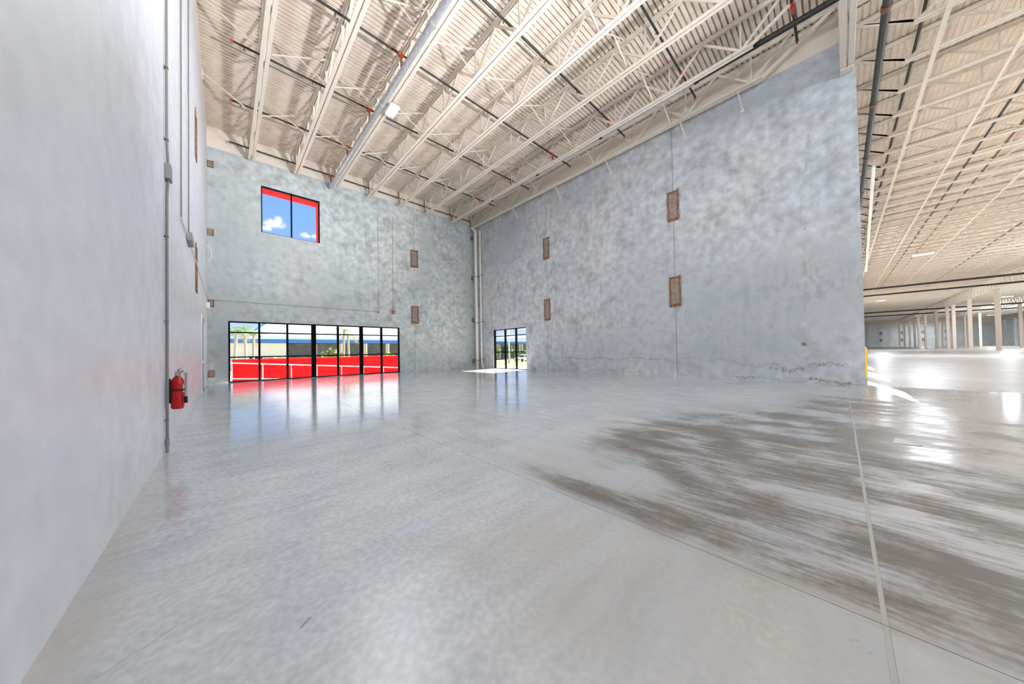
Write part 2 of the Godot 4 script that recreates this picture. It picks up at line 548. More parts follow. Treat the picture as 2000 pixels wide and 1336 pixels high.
func make_materials() -> void:
	grained("paint", Color(0.875, 0.815, 0.75), Color(0.93, 0.885, 0.83), 1.3, 0.75, 0.03, 5, 21)
	grained("deck_paint", Color(0.865, 0.795, 0.725), Color(0.92, 0.86, 0.80), 0.5, 0.8, 0.02, 5, 22)
	grained("black_pipe", Color(0.10, 0.10, 0.10), Color(0.22, 0.22, 0.22), 1.0, 0.5, 0.05, 5, 23)
	grained("steel_pipe", Color(0.60, 0.60, 0.61), Color(0.84, 0.84, 0.85), 0.8, 0.3, 0.04, 5, 24, 0.35)
	plain("orange", Color(0.80, 0.25, 0.10), 0.5)
	plain("brass", Color(0.55, 0.42, 0.25), 0.4, 0.7)
	plain("conduit", Color(0.50, 0.50, 0.48), 0.5, 0.3)
	plain("thin_conduit", Color(0.62, 0.63, 0.62), 0.5, 0.2)
	plain("white_conduit", Color(0.86, 0.86, 0.86), 0.5)
	plain("box_grey", Color(0.55, 0.55, 0.54), 0.5, 0.3)
	plain("frame_black", Color(0.012, 0.012, 0.014), 0.7, 0.0, 0.25)
	plain("frame_grey", Color(0.43, 0.49, 0.56), 0.4, 0.3)
	plain("white_enamel", Color(0.92, 0.92, 0.91), 0.4)
	plain("red_enamel", Color(0.72, 0.05, 0.06), 0.25)
	plain("chrome", Color(0.75, 0.75, 0.76), 0.2, 0.9)
	plain("rubber", Color(0.05, 0.05, 0.055), 0.6)
	plain("label_paper", Color(0.80, 0.80, 0.78), 0.6)
	plain("yellow", Color(0.93, 0.69, 0.10), 0.45)
	plain("pvc", Color(0.90, 0.88, 0.85), 0.45)
	plain("filler", Color(0.66, 0.65, 0.62), 0.55)
	plain("gap_dark", Color(0.42, 0.41, 0.40), 0.9)
	grained("rust", Color(0.40, 0.25, 0.16), Color(0.64, 0.46, 0.34), 0.7, 0.85, 0.03, 5, 31)
	grained("scale_steel", Color(0.50, 0.43, 0.39), Color(0.66, 0.60, 0.56), 0.6, 0.7, 0.03, 5, 32)
	grained("pocket", Color(0.50, 0.49, 0.46), Color(0.66, 0.65, 0.62), 2.0, 0.9, 0.05, 5, 33)
	grained("hall_concrete", Color(0.74, 0.75, 0.745), Color(0.83, 0.835, 0.83), 0.08, 0.75, 0.02, 6, 34)
	var hf := grained("hall_floor", Color(0.68, 0.665, 0.65), Color(0.79, 0.78, 0.77), 0.06, 0.3, 0.02, 6, 35)
	hf.metallic_specular = 0.5
	grained("column_paint", Color(0.78, 0.70, 0.64), Color(0.86, 0.80, 0.75), 0.6, 0.7, 0.03, 4, 36)
	# outside
	grained("asphalt", Color(0.74, 0.73, 0.71), Color(0.82, 0.81, 0.79), 0.2, 0.9, 0.03, 5, 41)
	grained("lawn", Color(0.34, 0.46, 0.10), Color(0.48, 0.57, 0.18), 0.3, 0.95, 0.04, 5, 42)
	grained("dry_field", Color(0.52, 0.49, 0.28), Color(0.64, 0.60, 0.38), 0.2, 0.95, 0.04, 5, 43)
	grained("red_wall", Color(0.78, 0.0, 0.01), Color(0.90, 0.0, 0.02), 0.4, 0.9, 0.02, 6, 44)
	M.red_wall.metallic_specular = 0.15
	plain("red_cap", Color(0.90, 0.16, 0.14), 0.8, 0.0, 0.2)
	plain("red_surround", Color(0.93, 0.05, 0.03), 0.9, 0.0, 0.15)
	plain("galvanised", Color(0.78, 0.78, 0.78), 0.35, 0.5)
	grained("white_siding", Color(0.92, 0.93, 0.94), Color(0.96, 0.965, 0.97), 0.05, 0.7, 0.02, 4, 45)
	grained("grey_siding", Color(0.30, 0.31, 0.36), Color(0.44, 0.45, 0.50), 0.1, 0.7, 0.03, 5, 46)
	plain("blue_trim", Color(0.22, 0.48, 0.80), 0.6)
	grained("bark", Color(0.52, 0.47, 0.41), Color(0.70, 0.66, 0.58), 0.8, 0.9, 0.04, 4, 47)
	for a in [["leaf_green", Color(0.30, 0.44, 0.13)], ["leaf_lime", Color(0.48, 0.58, 0.14)], ["leaf_olive", Color(0.42, 0.48, 0.20)], ["leaf_dark", Color(0.20, 0.31, 0.11)], ["palm_green", Color(0.32, 0.45, 0.17)], ["palm_dry", Color(0.56, 0.48, 0.29)]]:
		var m := plain(a[0], a[1], 0.6)
		m.cull_mode = BaseMaterial3D.CULL_DISABLED
		m.backlight_enabled = true
		m.backlight = Color(a[1].r * 0.5, a[1].g * 0.5, a[1].b * 0.3)
	plain("car_paint", Color(0.86, 0.87, 0.89), 0.2, 0.1)
	plain("car_glass", Color(0.10, 0.14, 0.22), 0.05)
	var g := plain("glass", Color(0.96, 0.98, 1.0, 0.04), 0.0)
	g.transparency = BaseMaterial3D.TRANSPARENCY_ALPHA
	g.metallic_specular = 0.2
	var g2 := plain("door_glass", Color(0.45, 0.52, 0.60, 0.45), 0.05)
	g2.transparency = BaseMaterial3D.TRANSPARENCY_ALPHA
	var em := plain("lamp_glow", Color.WHITE, 0.5)
	em.emission_enabled = true
	em.emission = Color(1.0, 0.97, 0.92)
	em.emission_energy_multiplier = 3.0
	print("plain materials ", Time.get_ticks_msec())
	# tall room
	var fn := floor_tex(1424, 1540, XL, -3.72, 6.42, 3.98, 0.33)
	mapped("floor_near", fn[0], 0.2, fn[1])
	var ff := floor_tex(1062, 1636, XL, -23.3, 17.0, 3.98, 0.12)
	mapped("floor_room", ff[0], 0.2, ff[1])
	print("floor ", Time.get_ticks_msec())
	# back wall: u = x
	M.floor_near.metallic_specular = 0.55
	M.floor_room.metallic_specular = 0.7
	M.wall_back = mapped("wall_back", wall_tex(1062, 870, XL, XR, 14.5, Color(0.775, 0.785, 0.775), Color(0.735, 0.765, 0.77), Color(0.57, 0.59, 0.59), [[2.0, 8.6, 2.5, 2.0, 0.5], [0.0, 6.5, 1.0, 6.0, 0.55], [5.5, 6.0, 2.5, 1.6, 0.4], [12.2, 10.2, 0.8, 1.6, 0.55], [12.0, 7.2, 0.7, 1.2, 0.5], [3.5, 4.6, 3.0, 0.6, 0.5], [16.5, 6.0, 0.6, 7.0, 0.45], [0.2, 1.4, 0.6, 1.3, 0.6], [11.0, 1.0, 5.0, 0.9, 0.35]], 61, 12.95, 13.3, 1.0, [
		[[5.4, 8.6, 5.6, 7.4], 0.05, 196, 198, 192, 0.05], [[12.9, 9.6, 13.1, 9.3], 0.22, 200, 202, 196, 0.03], [[12.6, 4.6, 12.9, 4.5], 0.25, 198, 202, 196, 0.04]]), 0.6)
	# right wall: u = z
	var mk := []
	mk.append([[-5.6, 0.95, -5.0, 1.02, -4.4, 0.8, -3.9, 1.0, -3.3, 0.78, -2.6, 0.62, -2.0, 0.75, -1.4, 0.52, -0.9, 0.7, -0.4, 0.82, 0.1, 0.7], 0.03, 146, 152, 152, 0.05])
	mk.append([[-2.1, 0.6, -1.4, 0.45, -0.9, 0.62], 0.05, 140, 143, 132, 0.08])
	mk.append([[-0.9, 0.68, -0.4, 0.80, 0.15, 0.66], 0.05, 138, 140, 126, 0.08])
	mk.append([[-3.3, 0.1, -2.4, 0.14, -1.7, 0.05], 0.03, 130, 132, 120, 0.05])
	mk.append([[-0.9, 0.22, -0.3, 0.08, 0.2, 0.04], 0.05, 126, 120, 96, 0.05])
	mk.append([[-1.4, 1.25, -1.2, 1.1, -1.0, 1.3], 0.02, 120, 124, 124, 0.04])
	for i in 46:
		var z := -14.0 + i * 0.18
		mk.append([[z, 0.35 + 0.12 * sin(i * 1.7), z + 0.14, 0.75 + 0.15 * sin(i * 2.3)], 0.018, 150, 154, 160, 0.02])
	mk.append([[-13.8, 0.95, -12.4, 1.0, -11.2, 0.85, -10.2, 1.0, -9.0, 0.82, -8.2, 1.02, -7.2, 0.9, -6.2, 0.95], 0.035, 146, 150, 156, 0.04])
	for q in [[-0.95, 5.2, 0.0, 0.5], [-0.96, 4.35, 0.02, 0.55], [-0.9, 6.1, 0.05, 0.4], [-0.98, 2.9, 0.0, 0.3], [-0.75, 9.4, 0.04, 0.5], [-0.8, 8.5, 0.0, 0.4]]:
		mk.append([[q[0], q[1], q[0] + q[2], q[1] + q[3]], 0.03, 164, 160, 154, 0.012])
	for q in [[-0.98, 4.12, 0.16], [-1.15, 5.3, 0.28], [-1.05, 2.35, 0.22], [-4.0, 9.6, 0.15], [-9.2, 3.0, 0.22], [-8.0, 10.2, 0.2], [-2.0, 9.2, 0.3], [-11.5, 6.0, 0.2], [-3.2, 6.6, 0.18]]:
		mk.append([[q[0], q[1], q[0] + 0.06, q[1] + 0.05], q[2] * 0.7, 202, 202, 198, 0.03])
	mk.append([[-1.05, 1.62, -1.0, 1.5], 0.12, 104, 104, 98, 0.02])
	M.wall_right = mapped("wall_right", wall_tex(1434, 870, ZB, ZE, 14.5, Color(0.765, 0.77, 0.775), Color(0.725, 0.745, 0.77), Color(0.55, 0.575, 0.61), [[-2.0, 3.6, 3.4, 1.6, 0.75], [-0.5, 4.4, 1.3, 1.0, 0.6], [-3.0, 1.4, 3.0, 0.9, 0.6], [-9.5, 1.6, 3.0, 1.3, 0.4], [-18.0, 11.0, 1.6, 1.6, 0.6], [-20.0, 9.5, 2.0, 1.5, 0.4], [-7.0, 5.0, 2.0, 2.0, 0.3], [-2.5, 12.3, 2.4, 0.6, 0.5], [-11.5, 11.6, 2.5, 0.8, 0.3]], 71, 12.95, 12.95, 0.9, mk), 0.6)
	# left wall: sealed white panels with faint downward streaks, u = z
	M.wall_left = mapped("wall_left", wall_tex(1600, 870, -23.3, 12.0, 14.5, Color(0.835, 0.838, 0.848), Color(0.812, 0.82, 0.85), Color(0.74, 0.745, 0.765), [[-3.4, 1.0, 0.6, 1.5, 0.35], [-4.6, 3.0, 1.2, 1.2, 0.3], [-2.8, 3.4, 0.7, 0.8, 0.3]], 81, 13.05, 13.05, 0.35, []), 0.45)
	M.wall_left.metallic_specular = 0.5
	print("walls ", Time.get_ticks_msec())


# ---------------------------------------------------------------- setting
func setup_view() -> void:
	var cam := Camera3D.new()
	cam.name = "camera"
	add_child(cam)
	var yaw := 0.751156
	var pit := 0.0139474
	var rol := -0.0177569
	var f := Vector3(sin(yaw) * cos(pit), sin(pit), -cos(yaw) * cos(pit))
	var r0 := Vector3(cos(yaw), 0, sin(yaw))
	var u0 := r0.cross(f)
	var r := r0 * cos(rol) + u0 * sin(rol)
	var u := u0 * cos(rol) - r0 * sin(rol)
	cam.transform = Transform3D(Basis(r, u, -f), Vector3(0, 1.5, 0) * S)
	cam.projection = Camera3D.PROJECTION_FRUSTUM
	cam.near = 0.05
	cam.far = 2000.0
	cam.size = 0.05 * 1336.0 / 599.74
	cam.frustum_offset = Vector2(0, 0.05 * 8.79 / 599.74)
	cam.current = true
	# sky with fair-weather clouds
	var sky := ProceduralSkyMaterial.new()
	sky.sky_top_color = Color(0.44, 0.67, 0.98)
	sky.sky_horizon_color = Color(0.84, 0.92, 1.0)
	sky.sky_curve = 0.12
	sky.ground_bottom_color = Color(0.6, 0.6, 0.58)
	sky.ground_horizon_color = Color(0.8, 0.9, 1.0)
	sky.sky_energy_multiplier = 0.95
	sky.sun_angle_max = 2.0
	sky.sky_cover = cloud_cover()
	var env := Environment.new()
	env.background_mode = Environment.BG_SKY
	env.sky = Sky.new()
	env.sky.sky_material = sky
	env.ambient_light_source = Environment.AMBIENT_SOURCE_DISABLED
	env.tonemap_mode = Environment.TONE_MAPPER_LINEAR
	env.tonemap_exposure = 1.26
	env.sdfgi_enabled = true
	env.ssao_enabled = true
	env.ssil_enabled = true
	var we := WorldEnvironment.new()
	we.name = "environment"
	we.environment = env
	add_child(we)
	var sun := DirectionalLight3D.new()
	sun.name = "sun"
	sun.light_color = Color(1.0, 0.96, 0.90)
	sun.light_energy = 8.5
	sun.light_angular_distance = 0.5
	sun.shadow_enabled = true
	sun.sky_mode = DirectionalLight3D.SKY_MODE_LIGHT_ONLY
	add_child(sun)
	sun.look_at_from_position(Vector3(4.2, 3.35, -0.65) * 10.0, Vector3.ZERO, Vector3.UP)


func cloud_cover() -> ImageTexture:
	var w := 2048
	var h := 1024
	var f := FastNoiseLite.new()
	f.seed = 12
	f.noise_type = FastNoiseLite.TYPE_SIMPLEX_SMOOTH
	f.fractal_octaves = 4
	f.frequency = 1.0
	var r2 := RandomNumberGenerator.new()
	r2.seed = 5
	var d := PackedByteArray()
	d.resize(w * h * 4)
	# cumulus scattered round the whole sky: azimuth from north (-z) towards east (+x), elevation, half-width, in degrees
	var puffs := [[5.4, 18.6, 1.5, 0.75], [5.8, 19.0, 0.7, 0.8], [4.3, 17.9, 1.0, 0.4], [9.1, 17.9, 0.7, 0.5], [10.3, 17.9, 0.5, 0.3], [45.5, 4.2, 2.0, 0.6], [43.0, 2.6, 3.0, 0.5]]
	for i in 66:
		puffs.append([58.0 + i * 4.3 + r2.randf_range(-3, 3), r2.randf_range(3, 34), r2.randf_range(2, 6), r2.randf_range(0.7, 1.8)])
	for p in puffs:
		var cx: float = p[0] / 360.0 * w
		var cy: float = (0.5 - p[1] / 180.0) * h
		var rx: float = p[2] / 360.0 * w
		var ry: float = p[3] / 180.0 * h
		for y in range(int(cy - ry * 3), int(cy + ry * 2) + 1):
			for x in range(int(cx - rx * 2), int(cx + rx * 2) + 1):
				if y < 0 or y >= h:
					continue
				var e := Vector2((x + 0.5 - cx) / rx, (y + 0.5 - cy) / ry)
				if e.y > 0:
					e.y *= 2.0
				var q := 1.0 - e.length() + 0.55 * f.get_noise_2d(x * 0.13, y * 0.18)
				var a := clampf(q * 2.2, 0.0, 1.0)
				var k := (y * w + posmod(x, w)) * 4
				var sh := int(lerpf(215, 150, clampf(e.y * 0.7 + 0.2, 0, 1)))
				if a * 255 > d[k + 3]:
					d[k] = mini(255, sh + 20)
					d[k + 1] = sh
					d[k + 2] = int(sh * 0.75)
					d[k + 3] = int(a * 255)
	return tex(w, h, d, Image.FORMAT_RGBA8)


func wall_boxes(b: MB, axis: int, t0: float, t1: float, a0: float, a1: float, y0: float, y1: float, holes: Array) -> void:
	# axis 0: wall across x (a is z); axis 2: wall across z (a is x). holes: [a0, a1, y0, y1]
	var cuts := [a0, a1]
	for h in holes:
		for e in [h[0], h[1]]:
			if e > a0 and e < a1:
				cuts.append(e)
	cuts.sort()
	for i in cuts.size() - 1:
		var c0: float = cuts[i]
		var c1: float = cuts[i + 1]
		if c1 - c0 < 0.001:
			continue
		var mid := (c0 + c1) * 0.5
		var spans := [[y0, y1]]
		for h in holes:
			if mid > h[0] and mid < h[1]:
				var rest := []
				for s in spans:
					if h[3] <= s[0] or h[2] >= s[1]:
						rest.append(s)
						continue
					if h[2] > s[0]:
						rest.append([s[0], h[2]])
					if h[3] < s[1]:
						rest.append([h[3], s[1]])
				spans = rest
		for s in spans:
			if axis == 0:
				b.box(Vector3(t0, s[0], c0), Vector3(t1, s[1], c1))
			else:
				b.box(Vector3(c0, s[0], t0), Vector3(c1, s[1], t1))


func weld_plate(wall: Node3D, axis: int, face: float, inward: float, a: float, y: float, w: float, h: float, full := true) -> void:
	# rusty steel plate let into a pocket of the panel; axis/face as in wall_boxes, inward = +1/-1 is the side of the room
	var P := func(t: float, u: float, v: float) -> Vector3:
		return Vector3(face + inward * t, v, u) if axis == 0 else Vector3(u, v, face + inward * t)
	var slab := func(b: MB, t0: float, t1: float, u0: float, u1: float, v0: float, v1: float) -> void:
		var p: Vector3 = P.call(t0, u0, v0)
		var q: Vector3 = P.call(t1, u1, v1)
		b.box(Vector3(minf(p.x, q.x), minf(p.y, q.y), minf(p.z, q.z)), Vector3(maxf(p.x, q.x), maxf(p.y, q.y), maxf(p.z, q.z)))
	var b := nb()
	slab.call(b, 0.002, 0.012, a - w * 0.5, a + w * 0.5, y - h * 0.5, y + h * 0.5)
	var node := part(wall, "weld_plate", b, M.scale_steel)
	var r := nb()
	var e := w * 0.1
	slab.call(r, 0.004, 0.03, a - w * 0.5 - 0.01, a - w * 0.5 + e, y - h * 0.52, y + h * 0.49)
	slab.call(r, 0.004, 0.03, a + w * 0.5 - e, a + w * 0.5 + 0.01, y - h * 0.5, y + h * 0.53)
	slab.call(r, 0.004, 0.022, a - w * 0.5, a + w * 0.5, y - h * 0.5, y - h * 0.5 + h * 0.1)
	slab.call(r, 0.004, 0.02, a - w * 0.5, a + w * 0.5, y + h * 0.5 - h * 0.06, y + h * 0.5)
	part(node, "rusty_edge", r, M.rust)
	if full:
		var g := nb()
		var k := 0
		for s in [-1.0, 1.0]:
			for i in 6:
				k += 1
				var v := y - h * 0.5 + h * (i + 0.2) / 6.0
				var o := w * (0.5 + 0.04 * ((k * 7) % 3))
				slab.call(g, 0.001, 0.008, minf(a + s * o, a + s * (o + 0.05)), maxf(a + s * o, a + s * (o + 0.05)), v, v + h * 0.15)
		part(node, "mortar_rim", g, M.pocket)


func window_unit(called: String, label: String, axis: int, t0: float, t1: float, posts: Array, rails: Array, y0: float, y1: float, glass_t: float) -> Node3D:
	# posts: [a0, a1] of each upright; rails: [y0, y1] of each horizontal bar
	var w := struct(called, label)
	for p in posts:
		var b := nb()
		if axis == 0:
			b.cbox(Vector3(t0, y0, p[0]), Vector3(t1, y1, p[1]), 0.008)
		else:
			b.cbox(Vector3(p[0], y0, t0), Vector3(p[1], y1, t1), 0.008)
		part(w, "mullion", b, M.frame_black)
	for i in posts.size() - 1:
		var a0: float = posts[i][1]
		var a1: float = posts[i + 1][0]
		for r in rails:
			var b := nb()
			if axis == 0:
				b.cbox(Vector3(t0 + 0.01, r[0], a0), Vector3(t1 - 0.01, r[1], a1), 0.008)
			else:
				b.cbox(Vector3(a0, r[0], t0 + 0.01), Vector3(a1, r[1], t1 - 0.01), 0.008)
			part(w, "glazing_bar", b, M.frame_black)
		for j in rails.size() - 1:
			var v0: float = rails[j][1]
			var v1: float = rails[j + 1][0]
			var g := nb()
			if axis == 0:
				g.quad(Vector3(glass_t, v0, a0), Vector3(glass_t, v1, a0), Vector3(glass_t, v1, a1), Vector3(glass_t, v0, a1), Vector3.LEFT)
			else:
				g.quad(Vector3(a0, v0, glass_t), Vector3(a1, v0, glass_t), Vector3(a1, v1, glass_t), Vector3(a0, v1, glass_t), Vector3.BACK)
			part(w, "pane", g, M.glass)
	return w


func build_shell() -> void:
	# ---- floor: slabs parted by saw-cut joints
	var fl := struct("floor", "polished grey concrete floor with saw-cut joints and dark scuffs")
	var zc := [ZB - 0.3, -22.97, -19.12, -15.27, -11.42, -7.57, -3.72, 0.13, 3.98]
	var jw := 0.0025
	for i in zc.size() - 1:
		var z0: float = zc[i]
		var z1: float = zc[i + 1]
		var e0 := jw if i > 0 else 0.0
		var xs := [[XL - 0.3, 2.57], [2.57, 6.42], [6.42, 17.0]]
		for j in 3:
			var near := z0 >= -3.8 and j < 2
			var b := nb()
			if near:
				b.ux = Vector3(1.0 / 7.12, 0, 0)
				b.uy = Vector3(0, 0, 1.0 / 7.7)
				b.uo = Vector2(0.7 / 7.12, 3.72 / 7.7)
			else:
				b.ux = Vector3(1.0 / 17.7, 0, 0)
				b.uy = Vector3(0, 0, 1.0 / 27.28)
				b.uo = Vector2(0.7 / 17.7, 23.3 / 27.28)
			var x0: float = xs[j][0] + (0.003 if j == 1 else 0.0)
			var x1: float = xs[j][1] - (0.003 if j == 0 else 0.0)
			var wide := 0.012 if absf(z0 - 0.13) < 0.01 else e0
			var wide1 := 0.012 if absf(z1 - 0.13) < 0.01 else jw
			b.box(Vector3(x0, -0.2, z0 + wide), Vector3(x1, 0, z1 - wide1))
			part(fl, "slab", b, M.floor_near if near else M.floor_room)
	var jb := nb()
	jb.box(Vector3(XL, -0.2, ZB), Vector3(17.0, -0.02, 3.98))
	part(fl, "joint_bed", jb, M.gap_dark)
	var fi := nb()
	fi.box(Vector3(2.573, -0.19, 0.1185), Vector3(17.0, -0.001, 0.1415))
	part(fl, "joint_filler", fi, M.filler, "pale joint filler strip")
	fi = nb()
	fi.box(Vector3(XL, -0.19, 0.1185), Vector3(2.567, -0.001, 0.1415))
	part(fl, "joint_filler", fi, M.filler)
	var hb := nb()
	hb.box(Vector3(17.0, -0.2, 3.98), Vector3(XFAR, 0, ZSIDE))
	hb.box(Vector3(17.0, -0.2, -0.25), Vector3(XFAR, 0, 3.98))
	part(fl, "slab", hb, M.hall_floor)
	hb = nb()
	hb.box(Vector3(XL - 0.3, -0.2, 3.98), Vector3(17.0, 0, ZSIDE))
	part(fl, "slab", hb, M.hall_floor)

	# ---- left wall
	var wl := struct("wall_left", "tall smooth white sealed concrete wall")
	var door := [[-20.6, -17.4, 0.0, 3.22]]
	for p in [[ZB - 0.3, -14.41], [-14.39, 11.99], [12.01, 30.99], [31.01, ZSIDE]]:
		var b := nb()
		b.ux = Vector3(0, 0, 1.0 / 35.3)
		b.uy = Vector3(0, -1.0 / 14.5, 0)
		b.uo = Vector2(23.3 / 35.3, 1.0)
		wall_boxes(b, 0, XL - 0.3, XL, p[0], p[1], -0.2, 14.5, door)
		part(wl, "panel", b, M.wall_left)
	for y in [8.8, 4.38]:
		weld_plate(wl, 0, XL, 1.0, -14.4, y, 0.55, 1.5, false)

	# ---- back wall
	var wb := struct("wall_back", "mottled grey concrete end wall with windows")
	var holes := [[0.12, 9.87, -0.02, 3.45], [1.58, 4.59, 8.81, 11.6]]
	for p in [[XL, 11.1], [11.12, XR]]:
		var b := nb()
		b.ux = Vector3(1.0 / 17.7, 0, 0)
		b.uy = Vector3(0, -1.0 / 14.5, 0)
		b.uo = Vector2(0.7 / 17.7, 1.0)
		wall_boxes(b, 2, ZB - 0.3, ZB, p[0], p[1], -0.2, 14.5, holes)
		part(wb, "panel", b, M.wall_back)
	var jn := nb()
	jn.box(Vector3(11.05, 0, ZB - 0.28), Vector3(11.17, 14.4, ZB - 0.03))
	part(wb, "joint_seal", jn, M.gap_dark)
	for y in [9.04, 4.52]:
		weld_plate(wb, 2, ZB, 1.0, 11.15, y, 0.56, 1.4)
	for y in [12.0, 8.25, 4.36, 0.55]:
		weld_plate(wb, 2, ZB, 1.0, XL + 0.13, y, 0.24, 0.38, false)
		weld_plate(wb, 2, ZB, 1.0, XR - 0.16, y + 0.06, 0.26, 0.38, false)

	# ---- right wall
	var wr := struct("wall_right", "blue-grey stained concrete tilt-up wall of three panels")
	for p in [[ZB, -14.41], [-14.39, -5.785], [-5.765, ZE]]:
		var b := nb()
		b.ux = Vector3(0, 0, 1.0 / 23.9)
		b.uy = Vector3(0, -1.0 / 14.5, 0)
		b.uo = Vector2(23.3 / 23.9, 1.0)
		wall_boxes(b, 0, XR, XR + 0.35, p[0], p[1], -0.2, 14.5, [[-20.6, -16.6, 0.0, 3.33]])
		part(wr, "panel", b, M.wall_right)
	for z in [-14.4, -5.775]:
		jn = nb()
		jn.box(Vector3(XR + 0.03, 0, z - 0.05), Vector3(XR + 0.3, 14.4, z + 0.05))
		part(wr, "joint_seal", jn, M.gap_dark)
		for y in [8.85, 4.4]:
			weld_plate(wr, 0, XR, -1.0, z, y, 0.5, 1.55)

	# ---- windows
	var posts := [[0.12, 0.2], [1.42, 1.515], [2.76, 2.86], [4.07, 4.33], [5.55, 5.67], [6.98, 7.22], [8.44, 8.58], [9.77, 9.87]]
	var rails := [[-0.02, 0.06], [1.375, 1.45], [2.78, 2.855], [3.37, 3.45]]
	window_unit("window_1", "long black-framed storefront window along the back wall", 2, ZB - 0.16, ZB - 0.02, posts, rails, -0.02, 3.45, ZB - 0.09)
	var up := window_unit("window_2", "high two-pane black-framed window with red outer surround", 2, ZB - 0.16, ZB - 0.02, [[1.58, 1.635], [3.03, 3.1], [4.52, 4.59]], [[8.81, 8.84], [11.53, 11.6]], 8.81, 11.6, ZB - 0.09)
	var sb := nb()
	sb.box(Vector3(1.2, 11.55, ZB - 1.05), Vector3(4.95, 12.0, ZB - 0.3))
	sb.box(Vector3(4.57, 8.5, ZB - 1.05), Vector3(4.95, 11.55, ZB - 0.3))
	sb.box(Vector3(1.2, 8.5, ZB - 1.05), Vector3(1.55, 11.55, ZB - 0.3))
	part(up, "outer_surround", sb, M.red_surround, "red painted surround")
	window_unit("window_3", "black-framed nine-pane window low in the right wall near the corner", 0, XR + 0.1, XR + 0.24, [[-20.6, -20.45], [-19.24, -19.1], [-17.93, -17.79], [-16.68, -16.6]], [[0.0, 0.05], [1.36, 1.43], [2.72, 2.79], [3.26, 3.33]], 0.0, 3.33, XR + 0.17)

	# ---- glazed door in the left wall
	var dr := struct("door_1", "grey-framed glazed double door at the far end of the left wall")
	var fb := nb()
	for z in [-20.6, -17.48]:
		fb.cbox(Vector3(XL - 0.25, 0, z), Vector3(XL + 0.03, 3.22, z + 0.08), 0.01)
	fb.cbox(Vector3(XL - 0.25, 3.14, -20.52), Vector3(XL + 0.03, 3.22, -17.48), 0.01)
	part(dr, "door_frame", fb, M.white_enamel)
	for q in [[-20.5, -19.02], [-19.0, -17.5]]:
		var lb := nb()
		lb.cbox(Vector3(XL - 0.14, 0.02, q[0]), Vector3(XL - 0.06, 3.12, q[0] + 0.1), 0.008)
		lb.cbox(Vector3(XL - 0.14, 0.02, q[1] - 0.1), Vector3(XL - 0.06, 3.12, q[1]), 0.008)
		for y in [0.02, 2.42, 3.02]:
			lb.cbox(Vector3(XL - 0.14, y, q[0] + 0.1), Vector3(XL - 0.06, y + 0.1, q[1] - 0.1), 0.008)
		var leaf := part(dr, "door_leaf", lb, M.frame_grey)
		var gb := nb()
		gb.quad(Vector3(XL - 0.1, 0.1, q[0] + 0.1), Vector3(XL - 0.1, 3.05, q[0] + 0.1), Vector3(XL - 0.1, 3.05, q[1] - 0.1), Vector3(XL - 0.1, 0.1, q[1] - 0.1), Vector3.RIGHT)
		part(leaf, "pane", gb, M.door_glass)
		var hbx := nb()
		hbx.cbox(Vector3(XL - 0.05, 1.22, q[0] + 0.12), Vector3(XL + 0.05, 1.3, q[1] - 0.12), 0.01)
		part(leaf, "push_bar", hbx, M.white_enamel)

	# ---- walls of the big hall
	var wf := struct("wall_front", "front wall of the long hall with unseen dock openings added for daylight")
	var added_docks := []  # unseen dock openings, added and sized to let daylight onto the hall floor
	for i in 14:
		added_docks.append([19.0 + i * 8.0, 25.5 + i * 8.0, 0.0, 8.0])
	var hw := nb()
	wall_boxes(hw, 2, -0.25, 0.1, XR + 0.35, XFAR, -0.2, 14.5, added_docks)
	part(wf, "panel", hw, M.hall_concrete)
	var wx := struct("wall_far", "distant grey concrete end wall of the long hall")
	for i in range(1, 9):
		hw = nb()
		hw.box(Vector3(XFAR, -0.2, maxf(-0.25, -13.0 + i * 7.0)), Vector3(XFAR + 0.4, 11.1, -6.04 + i * 7.0))
		part(wx, "panel", hw, M.hall_concrete)
		if i > 2 and i < 8:
			for y in [7.4, 3.6]:
				weld_plate(wx, 0, XFAR, -1.0, -13.0 + i * 7.0, y, 1.0, 1.6, false)
	hw = nb()
	hw.box(Vector3(XFAR + 0.05, -0.2, -0.25), Vector3(XFAR + 0.45, 14.5, ZSIDE))
	part(wx, "upper_band", hw, M.deck_paint)
	var ws := struct("wall_side", "long side wall of the hall")
	hw = nb()
	hw.box(Vector3(XL - 0.3, -0.2, ZSIDE), Vector3(XFAR + 0.4, 14.5, ZSIDE + 0.4))
	part(ws, "panel", hw, M.hall_concrete)
	for x in [228.0, 240.0, 252.0]:
		hw = nb()
		hw.box(Vector3(x, 0, ZSIDE - 0.7), Vector3(x + 1.2, 11.5, ZSIDE))
		part(ws, "pilaster", hw, M.hall_concrete)

	# ---- roof deck: ribbed sheets, six ribs each, ribs running along x
	var cl := struct("ceiling", "cream painted ribbed steel roof deck of the tall room")
	deck(cl, XL - 0.3, XR + 0.35, ZB - 0.3, 0.5, 0.13)
	var ch := struct("ceiling_hall", "white painted roof deck of the long hall")
	deck(ch, XR + 0.35, XFAR + 0.4, 0.5, 24.0, 0.03)
	var rest := nb()
	rest.box(Vector3(XR + 0.35, YT + 0.1, -0.25), Vector3(XFAR + 0.4, YT + 0.4, 0.5))
	rest.box(Vector3(XR + 0.35, YT + 0.1, 24.0), Vector3(XFAR + 0.4, YT + 0.4, ZSIDE + 0.4))
	rest.box(Vector3(XL - 0.3, YT + 0.1, 0.5), Vector3(XR + 0.35, YT + 0.4, ZSIDE + 0.4))
	part(ch, "roof_slab", rest, M.deck_paint)


